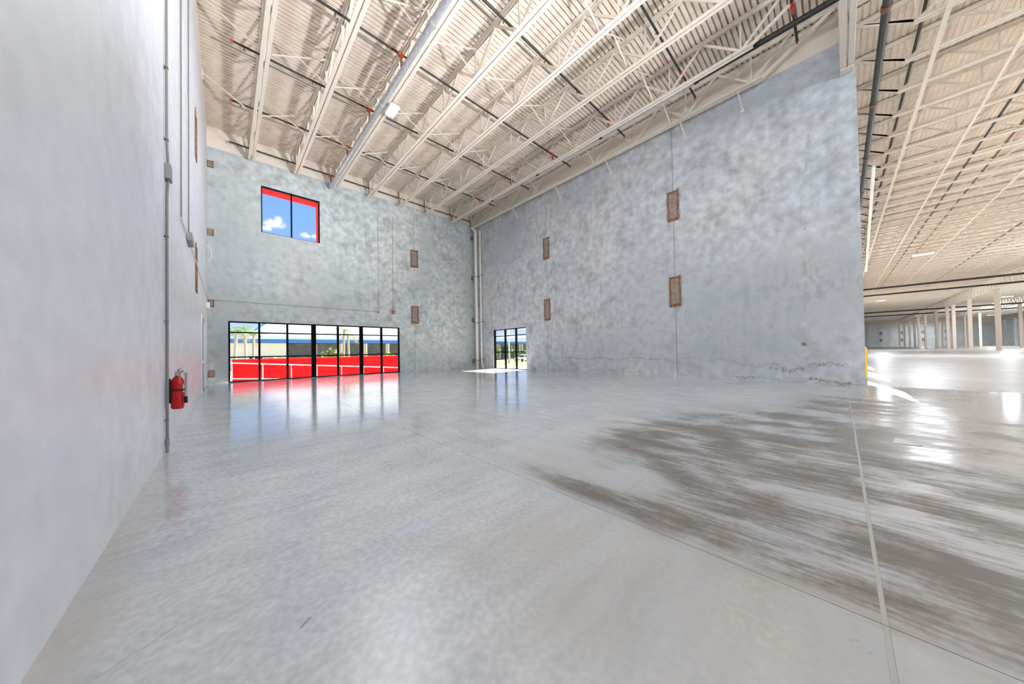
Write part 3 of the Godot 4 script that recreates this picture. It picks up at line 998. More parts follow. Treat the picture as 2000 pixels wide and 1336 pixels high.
func deck(parent: Node3D, x0: float, x1: float, z0: float, z1: float, depth: float) -> void:
	var pitch := 0.1835
	var y := YT + 0.1 - 0.055 - (depth - 0.03) * 0.3
	var z := z0
	while z < z1 - 0.01:
		var b := nb()
		var fl := nb()
		for i in 6:
			if z >= z1 - 0.01:
				break
			var a := z
			var m := minf(z + pitch, z1)
			# flat below, sloped sides up to the flute
			var p := [[a, 0.0], [a + 0.125, 0.0], [a + 0.128, depth], [a + 0.180, depth], [m, 0.0]]
			for k in 4:
				var q0 := Vector3(x0, y + p[k][1], minf(p[k][0], m))
				var q1 := Vector3(x0, y + p[k + 1][1], minf(p[k + 1][0], m))
				var r := Vector3(x1 - x0, 0, 0)
				var nn := Vector3(0, -(q1.z - q0.z), q1.y - q0.y).normalized()
				(b if k == 0 else fl).quad(q0, q0 + r, q1 + r, q1, nn)
			z = m
		var sheet := part(parent, "deck_sheet", b, M.deck_paint)
		part(sheet, "flutes", fl, M.deck_paint)
	var top := nb()
	top.box(Vector3(x0, YT + 0.17, z0), Vector3(x1, YT + 0.4, z1))
	part(parent, "roof_build_up", top, M.deck_paint)


# ---------------------------------------------------------------- roof steel
func chord(b: MB, x: float, y: float, z0: float, z1: float, wide: float, up: float) -> void:
	# two steel angles back to back: flat legs at y, upright legs towards +up
	var g := 0.02
	var th := 0.018
	for s in [-1.0, 1.0]:
		var xa: float = x + s * g
		var xb: float = x + s * wide * 0.5
		var ya := y
		var yb: float = y + up * th
		b.box(Vector3(minf(xa, xb), minf(ya, yb), z0), Vector3(maxf(xa, xb), maxf(ya, yb), z1))
		var xc: float = xa + s * th
		var yc: float = y + up * 0.13
		b.box(Vector3(minf(xa, xc), minf(yb, yc), z0), Vector3(maxf(xa, xc), maxf(yb, yc), z1))


func joist(label: String, group: String, x: float, yb: float, yt: float, zs: float, ze: float, bz0: float, bz1: float, first: float, panel: float, wide: float, split_web: bool) -> void:
	# zs..ze: top chord; bz0..bz1: bottom chord; first: z of one bottom panel point
	var t := thing("roof_joist", label, "roof joist", Vector3(x, yb, (zs + ze) * 0.5), group)
	var b := nb()
	chord(b, x, yb, bz0, bz1, wide, 1.0)
	part(t, "bottom_chord", b, M.paint)
	b = nb()
	chord(b, x, yt, zs, ze, wide * 0.9, -1.0)
	part(t, "top_chord", b, M.paint)
	var yl := yb + 0.06
	var yh := yt - 0.06
	var web := nb()
	var z := first
	while z - panel > bz0 - 0.2:
		z -= panel
	var members := []
	var lastz := 0.0
	var firstz := z
	while z < bz1 + 0.2:
		if z > bz0 - 0.05 and z < bz1 + 0.05:
			members.append([Vector3(x, yl, z), Vector3(x, yh, z), 0.05])
			if z + panel * 0.5 < ze:
				members.append([Vector3(x, yl, z), Vector3(x, yh, minf(z + panel * 0.5, ze - 0.2)), 0.085])
			members.append([Vector3(x, yl, z), Vector3(x, yh, maxf(z - panel * 0.5, zs + 0.2)), 0.085])
			lastz = z
		z += panel
	if bz1 < ze - 0.4:
		members.append([Vector3(x, yl, bz1 - 0.05), Vector3(x, yh, ze - 0.15), 0.11])
	if bz0 > zs + 0.2:
		members.append([Vector3(x, yl, bz0 + 0.05), Vector3(x, yh, zs + 0.15), 0.11])
	for q in members:
		var w: float = q[2]
		if split_web:
			web = nb()
		web.bar(q[0], q[1], w, 0.05, Vector3.RIGHT)
		web.bar(q[0] + Vector3(0.03, 0, 0), q[1] + Vector3(0.03, 0, 0), 0.02, 0.05, Vector3.RIGHT)
		if split_web:
			part(t, "web_member", web, M.paint)
	if not split_web:
		part(t, "web", web, M.paint)


const JX := [1.134, 3.28, 5.49, 7.63, 9.86, 11.99, 14.46, 16.53]
const BRIDGE_Z := [-18.7, -14.6, -10.05, -5.65]


func build_room_steel() -> void:
	for i in JX.size():
		var lab := "cream open-web roof joist, %s from the white left wall" % ordinal(i + 1)
		if i == 2:
			lab = "cream open-web roof joist above the lit lamp and silver pipe"
		elif i == 7:
			lab = "cream open-web roof joist running close along the right wall"
		joist(lab, "roof joists of the tall room", JX[i], YB, YT, ZB, 0.25, ZB + 0.35, -2.0, -7.5, 2.57, 0.3 if i < 4 else 0.26, true)
	# crossed bridging between the joists
	var rows := ["beside the back wall", "in the second row forward", "in the third row forward", "in the nearest row"]
	for r in BRIDGE_Z.size():
		var z: float = BRIDGE_Z[r]
		for i in JX.size() - 1:
			var x0: float = JX[i]
			var x1: float = JX[i + 1]
			var t := thing("cross_bridging", "crossed steel braces between %s and %s joist %s" % [ordinal(i + 1), ordinal(i + 2), rows[r]], "brace", Vector3((x0 + x1) * 0.5, YB, z), "crossed braces between the roof joists")
			var b := nb()
			b.angle(Vector3(x0 + 0.05, YT - 0.15, z), Vector3(x1 - 0.05, YB + 0.08, z), 0.05, 0.014)
			part(t, "brace", b, M.paint)
			b = nb()
			b.angle(Vector3(x0 + 0.05, YB + (0.5 if i == 6 else 0.08), z + 0.07), Vector3(x1 - 0.05, YT - 0.15, z + 0.07), 0.05, 0.014)
			part(t, "brace", b, M.paint)
		var t2 := thing("wall_brace", "steel brace from left wall to first joist %s" % rows[r], "brace", Vector3(0.3, YB, z), "braces at the left wall")
		var b2 := nb()
		b2.angle(Vector3(XL + 0.02, YT - 0.25, z), Vector3(JX[0] - 0.05, YB + 0.1, z), 0.06, 0.016)
		part(t2, "brace", b2, M.paint)
		b2 = nb()
		b2.box(Vector3(XL, YT - 0.4, z - 0.12), Vector3(XL + 0.03, YT - 0.12, z + 0.12))
		part(t2, "wall_plate", b2, M.paint)
	# struts from the last joist down to the right wall
	var sz := [-2.78, -5.13, -9.22, -13.05, -17.3]
	for i in sz.size():
		var z: float = sz[i]
		var t := thing("wall_strut", "short cream strut on right wall below the joist, %s from the wall's end" % ordinal(i + 1), "strut", Vector3(XR, 12.05, z), "struts on the right wall")
		var b := nb()
		b.angle(Vector3(JX[7], YB + 0.05, z - 0.1), Vector3(XR - 0.02, 12.1, z), 0.035, 0.014, Vector3.BACK)
		part(t, "strut", b, M.paint)
		b = nb()
		b.cbox(Vector3(XR - 0.025, 12.02, z - 0.07), Vector3(XR, 12.13, z + 0.07), 0.006)
		part(t, "foot_plate", b, M.paint)
	# deck edge angle along the right and back walls
	var t3 := thing("ledger_angle", "cream deck-edge angle along top of the right wall", "steel angle", Vector3(XR, YT, -11.0))
	var lb := nb()
	lb.box(Vector3(XR - 0.03, YT - 0.12, ZB + 0.05), Vector3(XR - 0.01, YT + 0.01, 0.3))
	lb.box(Vector3(XR - 0.14, YT - 0.02, ZB + 0.05), Vector3(XR - 0.03, YT + 0.01, 0.3))
	part(t3, "angle", lb, M.paint)
	t3 = thing("ledger_angle", "cream deck-edge angle along top of the back wall", "steel angle", Vector3(8.0, YT, ZB))
	lb = nb()
	lb.box(Vector3(XL + 0.01, YT - 0.12, ZB + 0.01), Vector3(XR - 0.15, YT + 0.01, ZB + 0.03))
	part(t3, "angle", lb, M.paint)
	# girder over the opening, its lower chord ending on the right wall
	var g := thing("roof_girder", "heavy cream roof girder ending on top of the right wall", "girder", Vector3(8.0, 11.65, 0.38))
	for s in [[0.2, 0.355], [0.4, 0.555]]:
		var b := nb()
		b.cbox(Vector3(XL, 11.65, s[0]), Vector3(XR, 11.69, s[1]), 0.01)
		var k: float = s[1] if s[0] < 0.3 else s[0]
		b.box(Vector3(XL, 11.69, minf(k, k + 0.03)), Vector3(XR, 11.9, k + 0.03))
		part(g, "bottom_chord", b, M.paint)
		b = nb()
		b.box(Vector3(XL, YT - 0.2, s[0]), Vector3(XR, YT, s[1]))
		part(g, "top_chord", b, M.paint)
	var x := XR - 0.3
	while x > XL + 2.2:
		for q in [[x, x - 1.1], [x - 2.2, x - 1.1]]:
			var b := nb()
			b.bar(Vector3(q[0], 11.8, 0.38), Vector3(q[1], YT - 0.15, 0.38), 0.16, 0.08, Vector3.BACK)
			part(g, "web_member", b, M.paint)
		x -= 2.2
	var eb := nb()
	eb.cbox(Vector3(XR - 0.35, 11.62, 0.2), Vector3(XR, YT, 0.56), 0.02)
	part(g, "bearing_post", eb, M.paint)


func sprinkler_line(label: String, z: float, x0: float, x1: float, mains: Array, y := 13.4) -> void:
	# mains: [[x, y of the main below]]
	var t := thing("sprinkler_pipe", label, "pipe", Vector3((x0 + x1) * 0.5, y, z), "sprinkler branch pipes of the tall room")
	var b := nb()
	b.tube([Vector3(x0, y, z), Vector3(x1, y, z)], 0.042, 8)
	part(t, "pipe", b, M.black_pipe)
	for e in [x0, x1]:
		b = nb()
		b.tube([Vector3(e - 0.04, y, z), Vector3(e + 0.04, y, z)], 0.055, 8)
		part(t, "end_cap", b, M.orange)
	var x := x0 + 0.35
	while x < x1:
		b = nb()
		b.tube([Vector3(x, y - 0.03, z), Vector3(x, y - 0.13, z)], 0.018, 6)
		b.tube([Vector3(x, y - 0.13, z), Vector3(x, y - 0.14, z)], 0.035, 6)
		part(t, "sprinkler_head", b, M.brass)
		x += 2.25
	for m in mains:
		b = nb()
		b.tube([Vector3(m[0], y, z), Vector3(m[0], m[1], z)], 0.04, 8)
		part(t, "riser", b, M.rust)
		b = nb()
		b.tube([Vector3(m[0] - 0.1, y, z), Vector3(m[0] + 0.1, y, z)], 0.062, 8)
		b.tube([Vector3(m[0] - 0.24, y, z), Vector3(m[0] - 0.18, y, z)], 0.06, 8)
		b.tube([Vector3(m[0], y, z), Vector3(m[0], y - 0.14, z)], 0.058, 8)
		part(t, "coupling", b, M.orange)


func build_pipes() -> void:
	var zs := [-22.94, -19.1, -15.44, -11.72, -8.0, -4.46, -0.9]
	for i in zs.size():
		var x0 := 0.22
		var lab := "black sprinkler branch pipe through the joists, %s from the back wall" % ordinal(i + 1)
		sprinkler_line(lab, zs[i], x0, 16.35, [[5.17, 12.76], [14.6, 13.1]])
	var t := thing("sprinkler_main", "thick silver sprinkler main running beside the third joist", "pipe", Vector3(5.17, 12.62, -11.0))
	var z := -23.0
	while z < 1.0:
		var b := nb()
		var e := minf(z + 4.6, 1.0)
		b.tube([Vector3(5.17, 12.64, z), Vector3(5.17, 12.64, e - 0.01)], 0.115, 14)
		part(t, "pipe_length", b, M.steel_pipe)
		if z > -22.0:
			b = nb()
			b.tube([Vector3(5.17, 12.64, z - 0.09), Vector3(5.17, 12.64, z + 0.09)], 0.14, 14)
			part(t, "coupling", b, M.steel_pipe)
			b = nb()
			b.tube([Vector3(5.17, 12.7, z + 0.5), Vector3(5.17, 12.95, z + 0.5)], 0.012, 6)
			part(t, "hanger", b, M.conduit)
		z += 4.6
	t = thing("sprinkler_main", "thick dark sprinkler main beside the joist next to the right wall", "pipe", Vector3(14.85, 12.98, -11.0))
	z = -22.4
	while z < 1.0:
		var b := nb()
		var e := minf(z + 4.6, 1.0)
		b.tube([Vector3(14.85, 12.98, z), Vector3(14.85, 12.98, e - 0.01)], 0.10, 14)
		part(t, "pipe_length", b, M.black_pipe if z > -6.0 else M.steel_pipe)
		if z > -22.0:
			b = nb()
			b.tube([Vector3(14.85, 12.98, z - 0.08), Vector3(14.85, 12.98, z + 0.08)], 0.125, 14)
			part(t, "coupling", b, M.black_pipe)
		z += 4.6
	var ob := nb()
	ob.tube([Vector3(14.85, 12.98, -22.5), Vector3(14.85, 12.98, -22.38)], 0.125, 14)
	part(t, "end_cap", ob, M.rust)


# ---------------------------------------------------------------- lamps
func high_bay(label: String, at: Vector3, along_z: bool, energy: float, long_ := 0.72, wide := 0.42) -> void:
	var t := thing("high_bay_lamp", label, "lamp", at, "high bay lamps")
	var hx := wide * 0.5 if along_z else long_ * 0.5
	var hz := long_ * 0.5 if along_z else wide * 0.5
	var b := nb()
	b.cbox(at + Vector3(-hx, 0.02, -hz), at + Vector3(hx, 0.13, hz), 0.02)
	part(t, "housing", b, M.white_enamel)
	b = nb()
	b.cbox(at + Vector3(-hx * 0.3, 0.13, -hz * 0.3), at + Vector3(hx * 0.3, 0.2, hz * 0.3), 0.015)
	part(t, "driver_box", b, M.white_enamel)
	b = nb()
	b.cbox(at + Vector3(-hx + 0.03, -0.02, -hz + 0.03), at + Vector3(hx - 0.03, 0.03, hz - 0.03), 0.01)
	part(t, "lens", b, M.lamp_glow)
	for s in [-1.0, 1.0]:
		b = nb()
		b.tube([at + Vector3(hx * 0.6 * s if not along_z else 0.0, 0.13, hz * 0.6 * s if along_z else 0.0), at + Vector3(hx * 0.6 * s if not along_z else 0.0, YT - at.y + 0.1, hz * 0.6 * s if along_z else 0.0)], 0.008, 5)
		part(t, "hanger_wire", b, M.conduit)
	var l := AreaLight3D.new()
	l.name = "lamp_light"
	l.area_size = Vector2((2 * hx - 0.08) * S, (2 * hz - 0.08) * S)
	l.light_energy = energy
	l.light_color = Color(0.92, 0.965, 1.0)
	l.area_range = 60.0
	l.shadow_enabled = true
	t.add_child(l)
	l.position = Vector3(0, -0.03, 0) * S
	l.rotation = Vector3(-PI / 2, 0, 0)


func added_globe_lamp(label: String, at: Vector3, energy: float) -> void:
	# round acrylic lamp on a rod, added out of view as fill: lights all round
	var t := thing("added_globe_lamp", label, "lamp", at, "added hanging fill lamps")
	var b := nb()
	b.lathe(at, [[0.0, -0.2], [0.12, -0.17], [0.2, -0.08], [0.22, 0.03], [0.17, 0.15], [0.08, 0.2], [0.0, 0.2]], 16)
	part(t, "lens", b, M.lamp_glow)
	b = nb()
	b.tube([at + Vector3(0, 0.24, 0), at + Vector3(0, YT - at.y + 0.1, 0)], 0.015, 6)
	b.lathe(at + Vector3(0, 0.2, 0), [[0.1, 0.0], [0.1, 0.1], [0.0, 0.14]], 12)
	part(t, "rod", b, M.white_enamel)
	var l := OmniLight3D.new()
	l.name = "lamp_light"
	l.light_energy = energy
	l.light_color = Color(0.92, 0.965, 1.0)
	l.light_size = 0.18
	l.omni_range = 80.0
	l.omni_attenuation = 2.0
	l.shadow_enabled = true
	t.add_child(l)


func build_lamps() -> void:
	high_bay("lit white lamp hanging under the third joist of the tall room", Vector3(5.55, 12.4, -13.6), true, 22.0)
	var hall := [[62.3, 7.1], [119.9, 7.1], [137.2, 27.5], [224.7, 41.3], [251.8, 28.4]]
	var labs := ["lit lamp under the hall roof nearest the viewer", "lit lamp deep under the hall roof close to the right wall's edge", "lit lamp between the first columns of the hall", "lit lamp far back near the hall's side wall", "small lit lamp at the very back of the hall"]
	for i in hall.size():
		high_bay(labs[i], Vector3(hall[i][0], 12.35, hall[i][1]), true, 120.0, 1.6, 0.5)
	var out_ := [[7.0, -2.2, 10.5], [3.5, 8.0, 6.0], [13.0, 8.0, 8.0], [4.0, 18.0, 18.0], [13.0, 18.0, 20.0], [30.0, 16.0, 32.0], [62.0, 25.0, 90.0], [105.0, 40.0, 200.0], [176.0, 44.0, 260.0]]
	added_fill_light("yellow tripod fill light added out of view behind the viewer under the roof girder", Vector3(9.2, 0, 4.5), Vector3(1.5, 14.0, -13.5), 225.0)
	added_fill_light("yellow tripod fill light added out of view behind the viewer towards the hall", Vector3(15.42, 0, 4.0), Vector3(7.5, 14.0, -13.0), 85.0)
	for i in out_.size():
		added_globe_lamp("round acrylic fill lamp added out of view behind or beside the viewer, %s in line" % ordinal(i + 1), Vector3(out_[i][0], 10.4, out_[i][1]), out_[i][2])


func added_fill_light(label: String, p: Vector3, aim: Vector3, energy: float) -> void:
	# tripod floodlight added behind the viewer, out of view, to brighten the roof
	var t := thing("added_fill_light", label, "added fill light", p, "added tripod fill lights")
	var b := nb()
	b.tube([p + Vector3(0, 0.5, 0), p + Vector3(0, 2.3, 0)], 0.025, 8)
	part(t, "mast", b, M.yellow)
	for k in 3:
		var a := TAU * k / 3.0
		b = nb()
		b.tube([p + Vector3(0, 0.9, 0), p + Vector3(cos(a) * 0.6, 0.02, sin(a) * 0.6)], 0.02, 8)
		part(t, "leg", b, M.yellow)
	var head := p + Vector3(0, 2.4, 0)
	var d := (aim - head).normalized()
	var side := d.cross(Vector3.UP).normalized()
	var up := side.cross(d)
	b = nb()
	b.obox(head, side * 0.3, up * 0.2, d * 0.05)
	part(t, "lamp_head", b, M.rubber)
	b = nb()
	b.obox(head + d * 0.055, side * 0.27, up * 0.17, d * 0.006)
	part(t, "lens", b, M.lamp_glow)
	var l := SpotLight3D.new()
	l.name = "lamp_light"
	l.light_energy = energy
	l.light_color = Color(0.97, 0.98, 1.0)
	l.light_size = 0.25
	l.spot_angle = 34.0
	l.spot_angle_attenuation = 1.0
	l.spot_range = 60.0
	l.spot_attenuation = 2.0
	l.shadow_enabled = true
	t.add_child(l)
	l.look_at_from_position((head + d * 0.4) * S, aim * S, Vector3.UP)
	l.position = (head + d * 0.4 - p) * S


# ---------------------------------------------------------------- things on the walls
func build_wall_things() -> void:
	# tall conduit with a junction box, left wall
	var t := thing("conduit", "tall grey conduit with junction box on the left wall", "conduit", Vector3(XL, 0, -7.24))
	var b := nb()
	var cx := XL + 0.03
	b.tube([Vector3(cx, 0.12, -7.24), Vector3(cx, 4.0, -7.24), Vector3(cx + 0.0, 4.15, -7.28), Vector3(cx, 4.28, -7.36), Vector3(cx, 4.36, -7.38)], 0.018, 10)
	part(t, "pipe", b, M.conduit)
	b = nb()
	b.tube([Vector3(cx, 4.6, -7.38), Vector3(cx, 4.7, -7.36), Vector3(cx, 4.85, -7.27), Vector3(cx, 5.0, -7.24), Vector3(cx, 14.0, -7.24)], 0.016, 10)
	part(t, "pipe", b, M.conduit)
	b = nb()
	b.cbox(Vector3(XL, 4.36, -7.5), Vector3(XL + 0.07, 4.6, -7.28), 0.008)
	part(t, "junction_box", b, M.box_grey)
	b = nb()
	b.tube([Vector3(cx, 0.1, -7.24), Vector3(cx, 0.22, -7.24)], 0.026, 10)
	b.tube([Vector3(cx, 0.0, -7.24), Vector3(cx, 0.1, -7.24)], 0.02, 10)
	part(t, "floor_fitting", b, M.box_grey)
	for y in [0.5, 2.05, 3.4, 4.95, 6.1, 8.0]:
		b = nb()
		b.box(Vector3(XL, y, -7.28), Vector3(XL + 0.05, y + 0.02, -7.2))
		part(t, "strap", b, M.conduit)
	# two thinner conduits joined by a box, then slanting to the corner
	t = thing("conduit", "thin grey conduit on left wall bending white towards a small box", "conduit", Vector3(XL, 4.4, -9.5))
	b = nb()
	b.tube([Vector3(cx, 14.0, -9.5), Vector3(cx, 4.45, -9.44)], 0.014, 8)
	part(t, "pipe", b, M.conduit)
	b = nb()
	b.tube([Vector3(cx, 4.45, -9.44), Vector3(cx, 4.42, -9.6), Vector3(cx, 4.5, -10.95)], 0.016, 8)
	part(t, "slanting_pipe", b, M.white_conduit)
	t = thing("conduit", "second thin grey conduit on left wall dropping into the small box", "conduit", Vector3(XL, 4.5, -11.3))
	b = nb()
	b.tube([Vector3(cx, 14.0, -11.4), Vector3(cx, 4.65, -11.25)], 0.014, 8)
	part(t, "pipe", b, M.conduit)
	b = nb()
	b.cbox(Vector3(XL, 4.4, -11.75), Vector3(XL + 0.1, 4.6, -11.0), 0.01)
	part(t, "junction_box", b, M.box_grey)
	b = nb()
	b.tube([Vector3(cx, 4.5, -11.75), Vector3(cx, 4.53, -16.5), Vector3(cx, 4.55, -22.0), Vector3(cx, 4.56, -23.2)], 0.016, 8)
	part(t, "slanting_pipe", b, M.white_conduit)
	t = thing("loose_cable", "loop of loose white cable high on left wall near the corner", "cable", Vector3(XL, 5.2, -19.5))
	b = nb()
	var loop := []
	for i in 14:
		var a := -0.6 + i * 0.32
		loop.append(Vector3(XL + 0.13 + 0.12 * sin(a), 6.2 + 0.35 * cos(a), -19.6 - 0.25 * i / 13.0))
	b.tube(loop, 0.015, 6)
	part(t, "cable", b, M.white_conduit)
	t = thing("emergency_light", "small white emergency light high beside the glazed door", "light fixture", Vector3(XL, 3.9, -21.3))
	b = nb()
	b.cbox(Vector3(XL, 3.85, -21.5), Vector3(XL + 0.15, 4.15, -21.1), 0.02)
	part(t, "housing", b, M.white_enamel)
	# conduits on the back wall
	t = thing("conduit", "thin grey conduit crossing the back wall above the long window", "conduit", Vector3(4.0, 4.56, ZB))
	b = nb()
	b.tube([Vector3(XL, 4.56, ZB + 0.03), Vector3(8.25, 4.56, ZB + 0.03), Vector3(8.32, 4.6, ZB + 0.03), Vector3(8.33, 4.7, ZB + 0.03), Vector3(8.3, 11.7, ZB + 0.03)], 0.012, 8)
	part(t, "pipe", b, M.thin_conduit)
	b = nb()
	b.cbox(Vector3(8.2, 4.46, ZB), Vector3(8.36, 4.6, ZB + 0.06), 0.008)
	part(t, "elbow_fitting", b, M.box_grey)
	t = thing("alarm_strobe", "red fire alarm strobe at foot of a thin conduit on back wall", "alarm", Vector3(9.42, 4.5, ZB))
	b = nb()
	b.tube([Vector3(9.4, 12.0, ZB + 0.03), Vector3(9.4, 4.7, ZB + 0.03)], 0.012, 8)
	part(t, "conduit_pipe", b, M.thin_conduit)
	b = nb()
	b.cbox(Vector3(9.3, 4.5, ZB), Vector3(9.52, 4.72, ZB + 0.1), 0.015)
	var body := part(t, "housing", b, M.red_enamel)
	b = nb()
	b.cbox(Vector3(9.36, 4.55, ZB + 0.1), Vector3(9.46, 4.64, ZB + 0.13), 0.01)
	part(body, "flash_lens", b, M.label_paper)
	# drain pipes in the far corner
	t = thing("drain_pipe", "thick white drain pipe standing in the far corner", "pipe", Vector3(16.75, 0, -22.55))
	var dx := 16.78
	var dz := -22.6
	b = nb()
	b.tube([Vector3(dx, 0.0, dz), Vector3(dx, 12.3, dz)], 0.14, 16)
	part(t, "riser", b, M.pvc)
	b = nb()
	b.tube([Vector3(dx, 12.3, dz), Vector3(dx, 12.5, dz - 0.05), Vector3(dx - 0.05, 12.8, dz - 0.35), Vector3(dx - 0.05, 13.2, dz - 0.45)], 0.15, 16)
	part(t, "elbow", b, M.pvc)
	for y in [8.3, 4.1, 0.7]:
		b = nb()
		b.tube([Vector3(dx, y - 0.03, dz), Vector3(dx, y + 0.03, dz)], 0.152, 16)
		b.box(Vector3(dx, y - 0.025, dz + 0.1), Vector3(XR - 0.01, y + 0.025, dz + 0.14))
		part(t, "clamp", b, M.conduit)
	t = thing("drain_pipe", "thin white overflow pipe beside the thick corner drain pipe", "pipe", Vector3(16.85, 0, -22.05))
	b = nb()
	b.tube([Vector3(16.88, 0.35, -22.08), Vector3(16.88, 12.4, -22.08)], 0.075, 12)
	part(t, "riser", b, M.pvc)
	b = nb()
	b.tube([Vector3(16.88, 0.5, -22.08), Vector3(16.88, 0.25, -22.05), Vector3(16.9, 0.0, -21.85)], 0.08, 12)
	part(t, "shoe", b, M.pvc)
	for y in [8.35, 4.15, 0.8]:
		b = nb()
		b.tube([Vector3(16.88, y - 0.025, -22.08), Vector3(16.88, y + 0.025, -22.08)], 0.086, 12)
		b.box(Vector3(16.9, y - 0.02, -22.0), Vector3(XR - 0.01, y + 0.02, -21.75))
		part(t, "clamp", b, M.conduit)
	fire_extinguisher(Vector3(XL + 0.12, 0.64, -7.52))
	# yellow guard post at the end of the right wall
	t = thing("guard_post", "yellow guard post behind the end of the right wall", "bollard", Vector3(17.75, 0, 0.66))
	b = nb()
	b.lathe(Vector3(17.75, 0.22, 0.6), [[0.075, 0.0], [0.075, 1.12], [0.05, 1.17], [0.0, 1.19]], 16)
	part(t, "sleeve", b, M.yellow)
	b = nb()
	b.lathe(Vector3(17.75, 0.0, 0.6), [[0.06, 0.0], [0.06, 0.24]], 16)
	part(t, "pipe_foot", b, M.box_grey)
	# scrap of white paper on the floor
	t = thing("paper_scrap", "thin white scrap lying on the dark stained floor", "paper", Vector3(7.63, 0.0, 0.62))
	b = nb()
	b.prism([Vector3(7.38, 0.001, 0.5), Vector3(7.42, 0.001, 0.78), Vector3(7.8, 0.001, 0.62), Vector3(7.85, 0.001, 0.56)], Vector3(0, 0.004, 0))
	part(t, "sheet", b, M.label_paper)


func fire_extinguisher(p: Vector3) -> void:
	var t := thing("fire_extinguisher", "red fire extinguisher with black hose hung on the white left wall", "fire extinguisher", p)
	var b := nb()
	b.lathe(p, [[0.0, 0.0], [0.065, 0.0], [0.078, 0.025], [0.078, 0.42], [0.072, 0.47], [0.055, 0.51], [0.035, 0.53], [0.03, 0.56], [0.0, 0.56]], 24)
	var body := part(t, "cylinder", b, M.red_enamel)
	b = nb()
	for k in 8:
		var a0 := -0.9 + k * 0.2
		var a1 := a0 + 0.2
		var e0 := Vector3(cos(a0), 0, sin(a0))
		var e1 := Vector3(cos(a1), 0, sin(a1))
		b.tri(p + e0 * 0.0795 + Vector3(0, 0.27, 0), p + e1 * 0.0795 + Vector3(0, 0.27, 0), p + e1 * 0.0795 + Vector3(0, 0.41, 0), e0, e1, e1)
		b.tri(p + e0 * 0.0795 + Vector3(0, 0.27, 0), p + e1 * 0.0795 + Vector3(0, 0.41, 0), p + e0 * 0.0795 + Vector3(0, 0.41, 0), e0, e1, e0)
	part(body, "paper_label", b, M.label_paper)
	b = nb()
	b.lathe(p + Vector3(0, 0.55, 0), [[0.035, 0.0], [0.038, 0.06], [0.025, 0.075], [0.0, 0.08]], 14)
	b.cbox(p + Vector3(-0.02, 0.58, -0.05), p + Vector3(0.02, 0.62, 0.05), 0.006)
	var valve := part(t, "valve", b, M.chrome)
	b = nb()
	b.tube([p + Vector3(0, 0.62, -0.03), p + Vector3(0.02, 0.66, 0.06), p + Vector3(0.05, 0.665, 0.17)], 0.013, 8)
	part(valve, "lever", b, M.chrome)
	b = nb()
	b.tube([p + Vector3(0, 0.6, -0.02), p + Vector3(0.03, 0.58, 0.08), p + Vector3(0.05, 0.585, 0.17)], 0.012, 8)
	part(valve, "carry_handle", b, M.chrome)
	b = nb()
	b.lathe(p + Vector3(0.03, 0.6, 0.0), [[0.028, 0.0], [0.028, 0.02], [0.0, 0.022]], 12, Vector3.RIGHT)
	part(valve, "gauge", b, M.white_enamel)
	b = nb()
	b.tube([p + Vector3(0.02, 0.6, 0.06), p + Vector3(0.07, 0.63, 0.1), p + Vector3(0.1, 0.58, 0.06), p + Vector3(0.1, 0.45, 0.04), p + Vector3(0.098, 0.25, 0.05), p + Vector3(0.097, 0.14, 0.05)], 0.016, 10)
	part(t, "hose", b, M.chrome)
	b = nb()
	b.tube([p + Vector3(0.098, 0.2, 0.05), p + Vector3(0.098, 0.09, 0.05)], 0.022, 10)
	part(t, "nozzle", b, M.rubber)
	b = nb()
	b.tube([p + Vector3(0, 0.30, 0), p + Vector3(0, 0.325, 0)], 0.082, 20)
	b.box(p + Vector3(-0.123, 0.1, -0.03), p + Vector3(-0.076, 0.5, 0.03))
	b.box(p + Vector3(-0.06, 0.295, -0.15), p + Vector3(0.0, 0.33, -0.1))
	part(t, "wall_bracket", b, M.rubber)


# ---------------------------------------------------------------- the long hall
func truss(label: String, z: float, x0: float, x1: float, yb: float, yt: float) -> void:
	var t := thing("hall_girder", label, "girder", Vector3((x0 + x1) * 0.5, yb, z), "girders over the hall columns")
	var b := nb()
	x0 += 0.06
	x1 -= 0.06
	b.box(Vector3(x0, yb, z - 0.2), Vector3(x1, yb + 0.14, z + 0.2))
	part(t, "bottom_chord", b, M.paint)
	b = nb()
	b.box(Vector3(x0, yt - 0.16, z - 0.2), Vector3(x1, yt, z + 0.2))
	part(t, "top_chord", b, M.paint)
	b = nb()
	var n := maxi(2, int((x1 - x0) / 2.2))
	for i in n:
		var a := x0 + 0.15 + (x1 - x0 - 0.3) * i / n
		var c := x0 + 0.15 + (x1 - x0 - 0.3) * (i + 1) / n
		b.bar(Vector3(a, yb + 0.1, z), Vector3((a + c) * 0.5, yt - 0.1, z), 0.18, 0.12, Vector3.BACK)
		b.bar(Vector3(c, yb + 0.1, z), Vector3((a + c) * 0.5, yt - 0.1, z), 0.18, 0.12, Vector3.BACK)
	part(t, "web", b, M.paint)


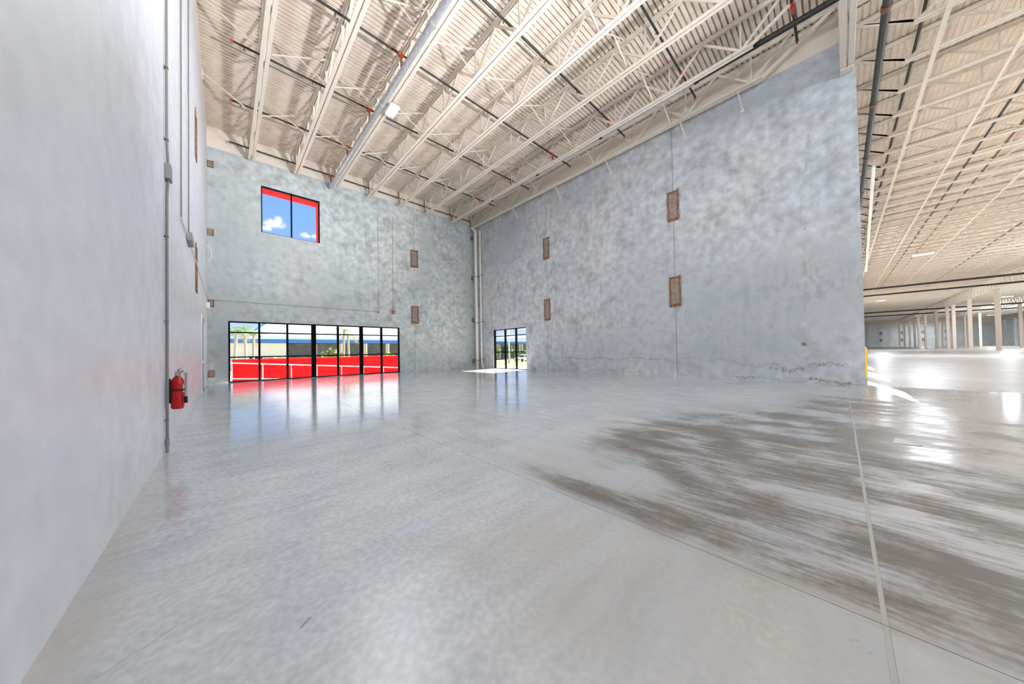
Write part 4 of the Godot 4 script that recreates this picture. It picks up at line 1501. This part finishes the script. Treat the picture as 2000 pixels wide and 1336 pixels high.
func build_hall() -> void:
	var yb := 13.05
	var yt := YT
	# joists of the first bay
	var n := 40
	for k in n:
		var x := 18.2 + k * 2.24
		joist("cream open-web joist under hall roof, %s beyond the right wall" % ordinal(k + 1), "roof joists of the long hall", x, yb, yt, 0.55, 20.4, 2.05, 18.8, 4.6, 2.5, 0.24, k < 9)
	# joists too far off to tell apart
	org = Vector3.ZERO
	var b := nb()
	for k in range(n, 109):
		var x := 18.2 + k * 2.24
		b.box(Vector3(x - 0.12, yb, 2.05), Vector3(x + 0.12, yb + 0.1, 18.8))
		b.box(Vector3(x - 0.12, yt - 0.1, 0.55), Vector3(x + 0.12, yt, 20.4))
		for i in 8:
			var z := 2.2 + i * 2.1
			b.bar(Vector3(x, yb + 0.05, z), Vector3(x, yt - 0.05, z + 1.05), 0.1, 0.06, Vector3.RIGHT)
			b.bar(Vector3(x, yb + 0.05, z + 2.1), Vector3(x, yt - 0.05, z + 1.05), 0.1, 0.06, Vector3.RIGHT)
	for k in range(28, 109):
		var x := 18.2 + k * 2.24
		for q in [[20.8, 32.6], [33.0, ZSIDE - 0.4]]:
			b.box(Vector3(x - 0.12, yb, q[0] + 1.5), Vector3(x + 0.12, yb + 0.1, q[1] - 1.5))
			b.box(Vector3(x - 0.12, yt - 0.1, q[0]), Vector3(x + 0.12, yt, q[1]))
	var fj := MeshInstance3D.new()
	fj.name = "distant_roof_joists"
	fj.mesh = b.mesh()
	fj.material_override = M.paint
	fj.set_meta("kind", "stuff")
	fj.set_meta("label", "mass of distant cream roof joists deep in the long hall")
	fj.set_meta("category", "roof joists")
	add_child(fj)
	# bridging strips and pipes along the hall
	var t := thing("bridging_strip", "long white steel strip under hall joists near the right wall", "steel strip", Vector3(60, yb, 2.78))
	b = nb()
	b.box(Vector3(17.4, yb - 0.03, 2.72), Vector3(107.0, yb - 0.005, 2.86))
	part(t, "strip", b, M.paint)
	t = thing("bridging_strip", "long white steel strip under the hall joists further from the wall", "steel strip", Vector3(60, yb, 8.6))
	b = nb()
	b.box(Vector3(24.0, yb - 0.03, 8.6), Vector3(107.0, yb - 0.005, 8.72))
	part(t, "strip", b, M.paint)
	t = thing("bridging_strip", "white steel strip under hall joists between the two dark thin pipes", "steel strip", Vector3(60, yb, 5.0))
	b = nb()
	b.box(Vector3(17.4, yb - 0.03, 4.9), Vector3(107.0, yb - 0.005, 5.0))
	part(t, "strip", b, M.paint)
	t = thing("hall_pipe", "thick black pipe with orange couplings beside end of the right wall", "pipe", Vector3(60, 12.6, 1.27))
	var x := 10.0
	while x < 100.0:
		b = nb()
		b.tube([Vector3(x, 12.6, 1.27), Vector3(x + 5.95, 12.6, 1.27)], 0.105, 12)
		part(t, "pipe_length", b, M.black_pipe)
		b = nb()
		b.tube([Vector3(x + 5.85, 12.6, 1.27), Vector3(x + 6.05, 12.6, 1.27)], 0.13, 12)
		part(t, "coupling", b, M.rust)
		x += 6.0
	for q in [[2.3, 13.45, "black_pipe", "thin black pipe threading the hall joists near the right wall"], [5.85, 13.2, "black_pipe", "thin black pipe crossing the middle of the visible hall joists"], [6.95, 13.35, "rust", "thin rust-brown pipe crossing the hall joists right of the black one"], [12.5, 13.3, "black_pipe", "thin black pipe crossing the hall joists furthest right"]]:
		t = thing("hall_pipe", q[3], "pipe", Vector3(60, q[1], q[0]))
		b = nb()
		b.tube([Vector3(17.4, q[1], q[0]), Vector3(107.0, q[1], q[0])], 0.05, 8)
		part(t, "pipe_run", b, M[q[2]])
	t = thing("drain_pipe", "cream sloping drain pipe hanging beside the right wall's edge", "pipe", Vector3(30, 10.0, 1.5))
	b = nb()
	b.tube([Vector3(24.0, 10.5, 1.33), Vector3(48.0, 9.0, 1.93)], 0.07, 10)
	part(t, "pipe_run", b, M.pvc)
	for i in range(2, 5):
		var p := Vector3(24.0, 10.5, 1.33).lerp(Vector3(48.0, 9.0, 1.93), i / 4.0)
		b = nb()
		b.tube([p, Vector3(p.x, YT + 0.12, p.z)], 0.012, 5)
		part(t, "hanger", b, M.conduit)
	var mx := [85.5, 97.0, 150.0, 170.0]
	var ml := ["dark main pipe crossing under the hall roof, nearest of four", "dark main pipe crossing under the hall roof, second of four", "dark main pipe crossing far down the hall, third of four", "dark main pipe crossing far down the hall, last of four"]
	for i in 4:
		t = thing("hall_main", ml[i], "pipe", Vector3(mx[i], 11.5, 20.0), "main pipes across the hall")
		b = nb()
		b.tube([Vector3(mx[i], 11.5, 0.7), Vector3(mx[i], 11.5, 49.0)], 0.16 if i < 2 else 0.2, 10)
		part(t, "pipe_run", b, M.black_pipe)
	# columns and the girders on them
	var cols := [108.0, 126.6, 141.7, 148.6, 163.4, 181.7, 195.9, 205.5, 218.4, 234.9, 252.5]
	for i in cols.size():
		column("tan steel column of the first hall row, %s from the viewer" % ordinal(i + 1), cols[i], 20.6, 11.7, "columns of the first hall row")
	var prev := 85.0
	for i in cols.size():
		truss("cream girder of first hall row, %s span from the viewer" % ordinal(i + 1), 20.6, prev, cols[i], 11.7, 13.95)
		prev = cols[i]
	var cols2 := [155.0, 190.0, 208.5, 248.0]
	for i in cols2.size():
		column("tan steel column of second hall row, %s from the viewer" % ordinal(i + 1), cols2[i], 32.8, 11.7, "columns of the second hall row")
	prev = 130.0
	for i in cols2.size():
		truss("cream girder of second hall row, %s span from the viewer" % ordinal(i + 1), 32.8, prev, cols2[i], 11.7, 13.95)
		prev = cols2[i]


func column(label: String, x: float, z: float, h: float, group: String) -> void:
	var t := thing("steel_column", label, "column", Vector3(x, 0, z), group)
	var b := nb()
	b.cbox(Vector3(x - 0.28, 0.03, z - 0.28), Vector3(x + 0.28, h - 0.03, z + 0.28), 0.03)
	part(t, "shaft", b, M.column_paint)
	b = nb()
	b.box(Vector3(x - 0.4, 0, z - 0.4), Vector3(x + 0.4, 0.03, z + 0.4))
	part(t, "base_plate", b, M.column_paint)
	b = nb()
	b.box(Vector3(x - 0.4, h - 0.03, z - 0.4), Vector3(x + 0.4, h, z + 0.4))
	part(t, "cap_plate", b, M.column_paint)


# ---------------------------------------------------------------- outside
const GY := -1.45


func build_outside() -> void:
	var g := struct("ground", "pale paved yard, lawn and dry field outside")
	var b := nb()
	b.box(Vector3(-300, GY - 0.3, -62), Vector3(17.36, GY, ZB - 0.3))
	b.box(Vector3(17.36, GY - 0.3, -62), Vector3(42.0, GY, -0.25))
	b.box(Vector3(42.0, GY - 0.3, -42), Vector3(400, GY, -0.25))
	b.box(Vector3(-300, GY - 0.3, ZB - 0.3), Vector3(XL - 0.3, GY, 60))
	part(g, "paving", b, M.asphalt)
	b = nb()
	b.box(Vector3(42.0, GY - 0.3, -62), Vector3(400, GY + 0.04, -42))
	b.box(Vector3(-300, GY - 0.3, -66), Vector3(400, GY + 0.05, -62))
	part(g, "lawn", b, M.lawn)
	b = nb()
	b.box(Vector3(-300, GY - 0.3, -400), Vector3(400, GY + 0.02, -66))
	part(g, "field", b, M.dry_field)
	# red retaining wall with a pale coping along the ramp
	var t := thing("retaining_wall", "bright red retaining wall outside the long window", "wall", Vector3(6, GY, -29))
	b = nb()
	b.box(Vector3(0.35, GY, -29.35), Vector3(22.0, 1.16, -29.0))
	part(t, "wall_face", b, M.red_wall)
	b = nb()
	b.cbox(Vector3(0.3, 1.16, -29.4), Vector3(22.05, 1.24, -28.95), 0.015)
	part(t, "coping", b, M.red_cap)
	var x := 3.3
	while x < 21.0:
		b = nb()
		b.box(Vector3(x, GY, -29.0), Vector3(x + 0.015, 1.16, -28.995))
		part(t, "control_joint", b, M.red_cap)
		x += 3.3
	t = thing("ramp_slab", "pale concrete ramp slab below the red wall", "ramp", Vector3(6, GY, -27.5))
	b = nb()
	b.prism([Vector3(-0.5, GY, -28.99), Vector3(22.0, GY, -28.99), Vector3(22.0, GY + 0.05, -28.99), Vector3(-0.5, -0.35, -28.99)], Vector3(0, 0, 3.0))
	part(t, "slab", b, M.asphalt)
	t = thing("hand_rail", "galvanised handrail sloping down along the red wall", "handrail", Vector3(5, 0, -26.5))
	var rail := func(q: float) -> Vector3:
		return Vector3(q, 1.06 - 0.077 * q, -26.5)
	b = nb()
	b.tube([rail.call(0.1), rail.call(16.0)], 0.035, 10)
	part(t, "top_rail", b, M.galvanised)
	for q in [0.3, 1.83, 3.4, 4.95, 6.59, 8.2, 9.8, 11.4]:
		var p: Vector3 = rail.call(q)
		b = nb()
		b.tube([p, Vector3(q, GY, -26.5)], 0.03, 8)
		part(t, "post", b, M.galvanised)
	b = nb()
	b.tube([rail.call(0.1) - Vector3(0, 1.0, 0), rail.call(16.0) - Vector3(0, 1.0, 0)], 0.028, 8)
	part(t, "lower_rail", b, M.galvanised)
	# building across the yard
	t = thing("industrial_building", "long white industrial building with blue fascia across the yard", "building", Vector3(30, GY, -86))
	b = nb()
	b.box(Vector3(-60, GY, -120), Vector3(10.0, 4.0, -82))
	b.box(Vector3(10.0, GY, -120), Vector3(150, 4.0, -84))
	part(t, "lower_wall", b, M.white_siding)
	b = nb()
	b.box(Vector3(-60, 4.0, -81.2), Vector3(150, 4.78, -80.0))
	part(t, "fascia", b, M.blue_trim, "blue fascia band")
	b = nb()
	b.box(Vector3(-60, 4.78, -120), Vector3(150, 5.1, -80.2))
	part(t, "canopy_roof", b, M.white_siding)
	b = nb()
	b.prism([Vector3(3.0, 5.1, -88), Vector3(66, 5.1, -88), Vector3(66, 15.0, -88), Vector3(14.0, 15.0, -88)], Vector3(0, 0, -30))
	part(t, "upper_wall", b, M.white_siding)
	b = nb()
	b.bar(Vector3(2.6, 5.1, -87.9), Vector3(14.0, 15.4, -87.9), 0.3, 0.9, Vector3.BACK)
	part(t, "gable_trim", b, M.blue_trim)
	x = 10.2
	var k := 0
	while x < 96.0:
		b = nb()
		b.box(Vector3(x, GY, -83.98), Vector3(x + 4.6, 4.0, -83.8))
		part(t, "grey_panel", b, M.grey_siding)
		b = nb()
		b.box(Vector3(x + 4.6, GY, -82.6), Vector3(x + 5.0, 4.0, -82.2))
		part(t, "canopy_post", b, M.white_siding)
		x += 5.6
		k += 1
	for q in [[-3.0, 1.2], [3.6, 1.0]]:
		b = nb()
		b.box(Vector3(q[0], 0.3, -81.99), Vector3(q[0] + 2.0, 0.3 + q[1], -81.9))
		part(t, "window", b, M.car_glass)
	# palms
	var pl := [[0.9, 4.7, -54.0], [2.2, 5.4, -59.5], [3.3, 4.8, -65.0], [13.6, 5.2, -53.5], [16.0, 4.9, -59.5]]
	for i in pl.size():
		palm("palm tree beyond the red wall, %s from the left" % ordinal(i + 1), Vector3(pl[i][0], GY, pl[i][2]), pl[i][1] - GY, i)
	# shrubs behind the red wall
	var sh := [[2.2, -44.0, 1.6, "leaf_green"], [4.2, -46.0, 3.0, "leaf_olive"], [6.2, -48.0, 2.8, "leaf_green"], [8.4, -52.0, 2.6, "leaf_lime"], [11.2, -50.0, 4.0, "leaf_olive"], [12.8, -48.0, 2.7, "leaf_lime"], [14.2, -46.0, 3.0, "leaf_lime"], [19.2, -50.0, 3.2, "leaf_lime"], [23.5, -49.0, 2.8, "leaf_olive"], [26.0, -51.0, 2.9, "leaf_lime"], [29.5, -52.0, 3.0, "leaf_green"], [31.0, -50.0, 2.8, "leaf_lime"], [17.0, -45.0, 2.2, "leaf_green"], [21.0, -44.0, 2.1, "leaf_olive"]]
	var bearing := func(a, c): return a[0] / -a[1] < c[0] / -c[1]
	sh.sort_custom(bearing)
	for i in sh.size():
		shrub("leafy shrub above the red wall, %s from the left" % ordinal(i + 1), Vector3(sh[i][0], GY, sh[i][1]), sh[i][2], sh[i][3], 100 + i, "shrubs beyond the red wall")
	var sr := [[62.0, -74.0, 4.6, "leaf_olive"], [66.0, -70.0, 3.4, "leaf_green"], [68.5, -72.0, 3.6, "leaf_lime"], [71.0, -70.5, 3.3, "leaf_olive"], [74.0, -71.0, 3.7, "leaf_green"], [77.0, -69.0, 3.5, "leaf_lime"], [80.0, -70.5, 3.4, "leaf_olive"], [58.0, -70.5, 3.4, "leaf_green"], [70.3, -78.0, 6.0, "leaf_dark"]]
	sr.sort_custom(bearing)
	for i in sr.size():
		shrub("shrub in the hedge beyond the right-hand window, %s from the left" % ordinal(i + 1), Vector3(sr[i][0], GY, sr[i][1]), sr[i][2], sr[i][3], 200 + i, "shrubs beyond the right window")
	# light pole
	t = thing("light_pole", "tall pale light pole standing beyond the right window", "lamp post", Vector3(50, GY, -54.6))
	b = nb()
	b.lathe(Vector3(50, GY, -54.6), [[0.32, 0.0], [0.32, 0.9], [0.2, 0.92], [0.14, 12.0], [0.0, 12.0]], 14)
	part(t, "shaft", b, M.asphalt)
	b = nb()
	b.cbox(Vector3(49.2, GY + 11.9, -54.9), Vector3(51.2, GY + 12.15, -54.3), 0.03)
	part(t, "lamp_head", b, M.box_grey)
	car(Vector3(55.4, GY + 0.05, -56.6))


func palm(label: String, p: Vector3, h: float, seed_: int) -> void:
	rng.seed = 900 + seed_
	var t := thing("palm_tree", label, "palm tree", p, "palm trees beyond the red wall")
	var b := nb()
	var lean := Vector3(rng.randf_range(-0.2, 0.2), 0, 0)
	var pts := []
	for i in 7:
		pts.append(p + Vector3(0, h * i / 6.0, 0) + lean * pow(i / 6.0, 2))
	b.tube(pts, 0.17, 9)
	part(t, "trunk", b, M.bark)
	var top: Vector3 = pts[6]
	for i in 15:
		var az := TAU * i / 15.0 + rng.randf_range(-0.2, 0.2)
		var el := rng.randf_range(-0.1, 1.2)
		var dir := Vector3(cos(az), 0, sin(az))
		var ln := rng.randf_range(1.5, 2.2)
		b = nb()
		var spine := []
		for j in 7:
			var f := j / 6.0
			spine.append(top + dir * ln * f * cos(el * (1 - f)) + Vector3(0, ln * (sin(el) * f - 0.75 * f * f), 0))
		var side := dir.cross(Vector3.UP)
		for j in 6:
			var a: Vector3 = spine[j]
			var c: Vector3 = spine[j + 1]
			for s in [-1.0, 1.0]:
				for q in 2:
					var m := a.lerp(c, q * 0.5 + 0.1)
					var e := a.lerp(c, q * 0.5 + 0.4)
					var tip: Vector3 = m + side * s * (0.42 - 0.25 * absf(j / 6.0 - 0.4)) + (c - a) * 0.7 - Vector3(0, 0.16, 0)
					var nn := (e - m).cross(tip - m).normalized()
					b.tri(m, e, tip, nn, nn, nn)
		part(t, "frond", b, M.palm_dry if el < 0.12 else M.palm_green)


func shrub(label: String, p: Vector3, h: float, mat: String, seed_: int, group: String) -> void:
	rng.seed = seed_
	var t := thing("leafy_shrub", label, "shrub", p, group)
	var b := nb()
	for i in 5:
		var a := TAU * i / 5.0
		b.tube([p, p + Vector3(cos(a) * h * 0.12, h * 0.35, sin(a) * h * 0.12), p + Vector3(cos(a) * h * 0.25, h * 0.75, sin(a) * h * 0.25)], 0.03, 5, false)
	part(t, "stems", b, M.bark)
	b = nb()
	for i in 420:
		var e := Vector3(rng.randf_range(-1, 1), rng.randf_range(-1, 1), rng.randf_range(-1, 1))
		while e.length() > 1.0:
			e = Vector3(rng.randf_range(-1, 1), rng.randf_range(-1, 1), rng.randf_range(-1, 1))
		var lump := 0.8 + 0.25 * sin(e.x * 7 + seed_) * cos(e.z * 6)
		var c := p + Vector3(e.x * h * 0.42 * lump, h * 0.55 + e.y * h * 0.45 * lump, e.z * h * 0.42 * lump)
		var d1 := Vector3(rng.randf_range(-1, 1), rng.randf_range(-0.6, 0.6), rng.randf_range(-1, 1)).normalized()
		var d2 := d1.cross(Vector3(rng.randf_range(-1, 1), rng.randf_range(-1, 1), rng.randf_range(-1, 1)).normalized()).normalized()
		var l := h * 0.085
		var nn := d1.cross(d2).normalized()
		b.quad(c - d1 * l, c + d2 * l * 0.55, c + d1 * l, c - d2 * l * 0.55, nn)
	part(t, "foliage", b, M[mat])


func car(p: Vector3) -> void:
	# saloon seen from the front quarter; length along +x
	var t := thing("parked_car", "silver-white car parked on the grass edge beyond the right window", "car", p)
	var side := [[0.0, 0.45], [0.05, 0.85], [0.5, 1.0], [1.5, 1.12], [2.3, 1.72], [3.0, 1.84], [4.0, 1.80], [4.9, 1.25], [5.5, 1.15], [5.6, 0.5]]
	var b := nb()
	var wd := 2.1
	for i in side.size() - 1:
		var a := Vector3(side[i][0], side[i][1], 0)
		var c := Vector3(side[i + 1][0], side[i + 1][1], 0)
		var nn := Vector3(-(c.y - a.y), c.x - a.x, 0).normalized()
		b.quad(p + a, p + c, p + c + Vector3(0, 0, -wd), p + a + Vector3(0, 0, -wd), nn)
		for z in [0.0, -wd]:
			var m := Vector3(0, 0, 1 if z == 0.0 else -1)
			b.quad(p + Vector3(a.x, 0.35, z), p + Vector3(a.x, a.y, z), p + Vector3(c.x, c.y, z), p + Vector3(c.x, 0.35, z), m)
	b.quad(p + Vector3(0, 0.35, 0), p + Vector3(5.6, 0.35, 0), p + Vector3(5.6, 0.35, -wd), p + Vector3(0, 0.35, -wd), Vector3.DOWN)
	part(t, "body", b, M.car_paint)
	b = nb()
	b.quad(p + Vector3(1.62, 1.2, 0.01), p + Vector3(2.35, 1.66, 0.01), p + Vector3(3.95, 1.72, 0.01), p + Vector3(4.7, 1.24, 0.01), Vector3.BACK)
	part(t, "side_window", b, M.car_glass)
	b = nb()
	b.quad(p + Vector3(1.55, 1.17, -0.15), p + Vector3(2.25, 1.69, -0.2), p + Vector3(2.25, 1.69, -wd + 0.2), p + Vector3(1.55, 1.17, -wd + 0.15), Vector3(-0.6, 0.8, 0))
	part(t, "windscreen", b, M.car_glass)
	for q in [[1.0, 0.0], [4.5, 0.0], [1.0, -wd], [4.5, -wd]]:
		b = nb()
		b.lathe(p + Vector3(q[0], 0.4, q[1] - 0.12), [[0.0, 0.0], [0.4, 0.0], [0.42, 0.05], [0.42, 0.2], [0.3, 0.24], [0.0, 0.24]], 18, Vector3.BACK)
		part(t, "wheel", b, M.rubber)
	for z in [-0.25, -wd + 0.25]:
		b = nb()
		b.ellipsoid(p + Vector3(0.1, 0.8, z), Vector3(0.1, 0.1, 0.22))
		part(t, "headlamp", b, M.chrome)


func _ready() -> void:
	setup_view()
	make_materials()
	build_shell()
	build_room_steel()
	build_pipes()
	build_lamps()
	build_wall_things()
	build_hall()
	build_outside()
	print("built ", Time.get_ticks_msec())
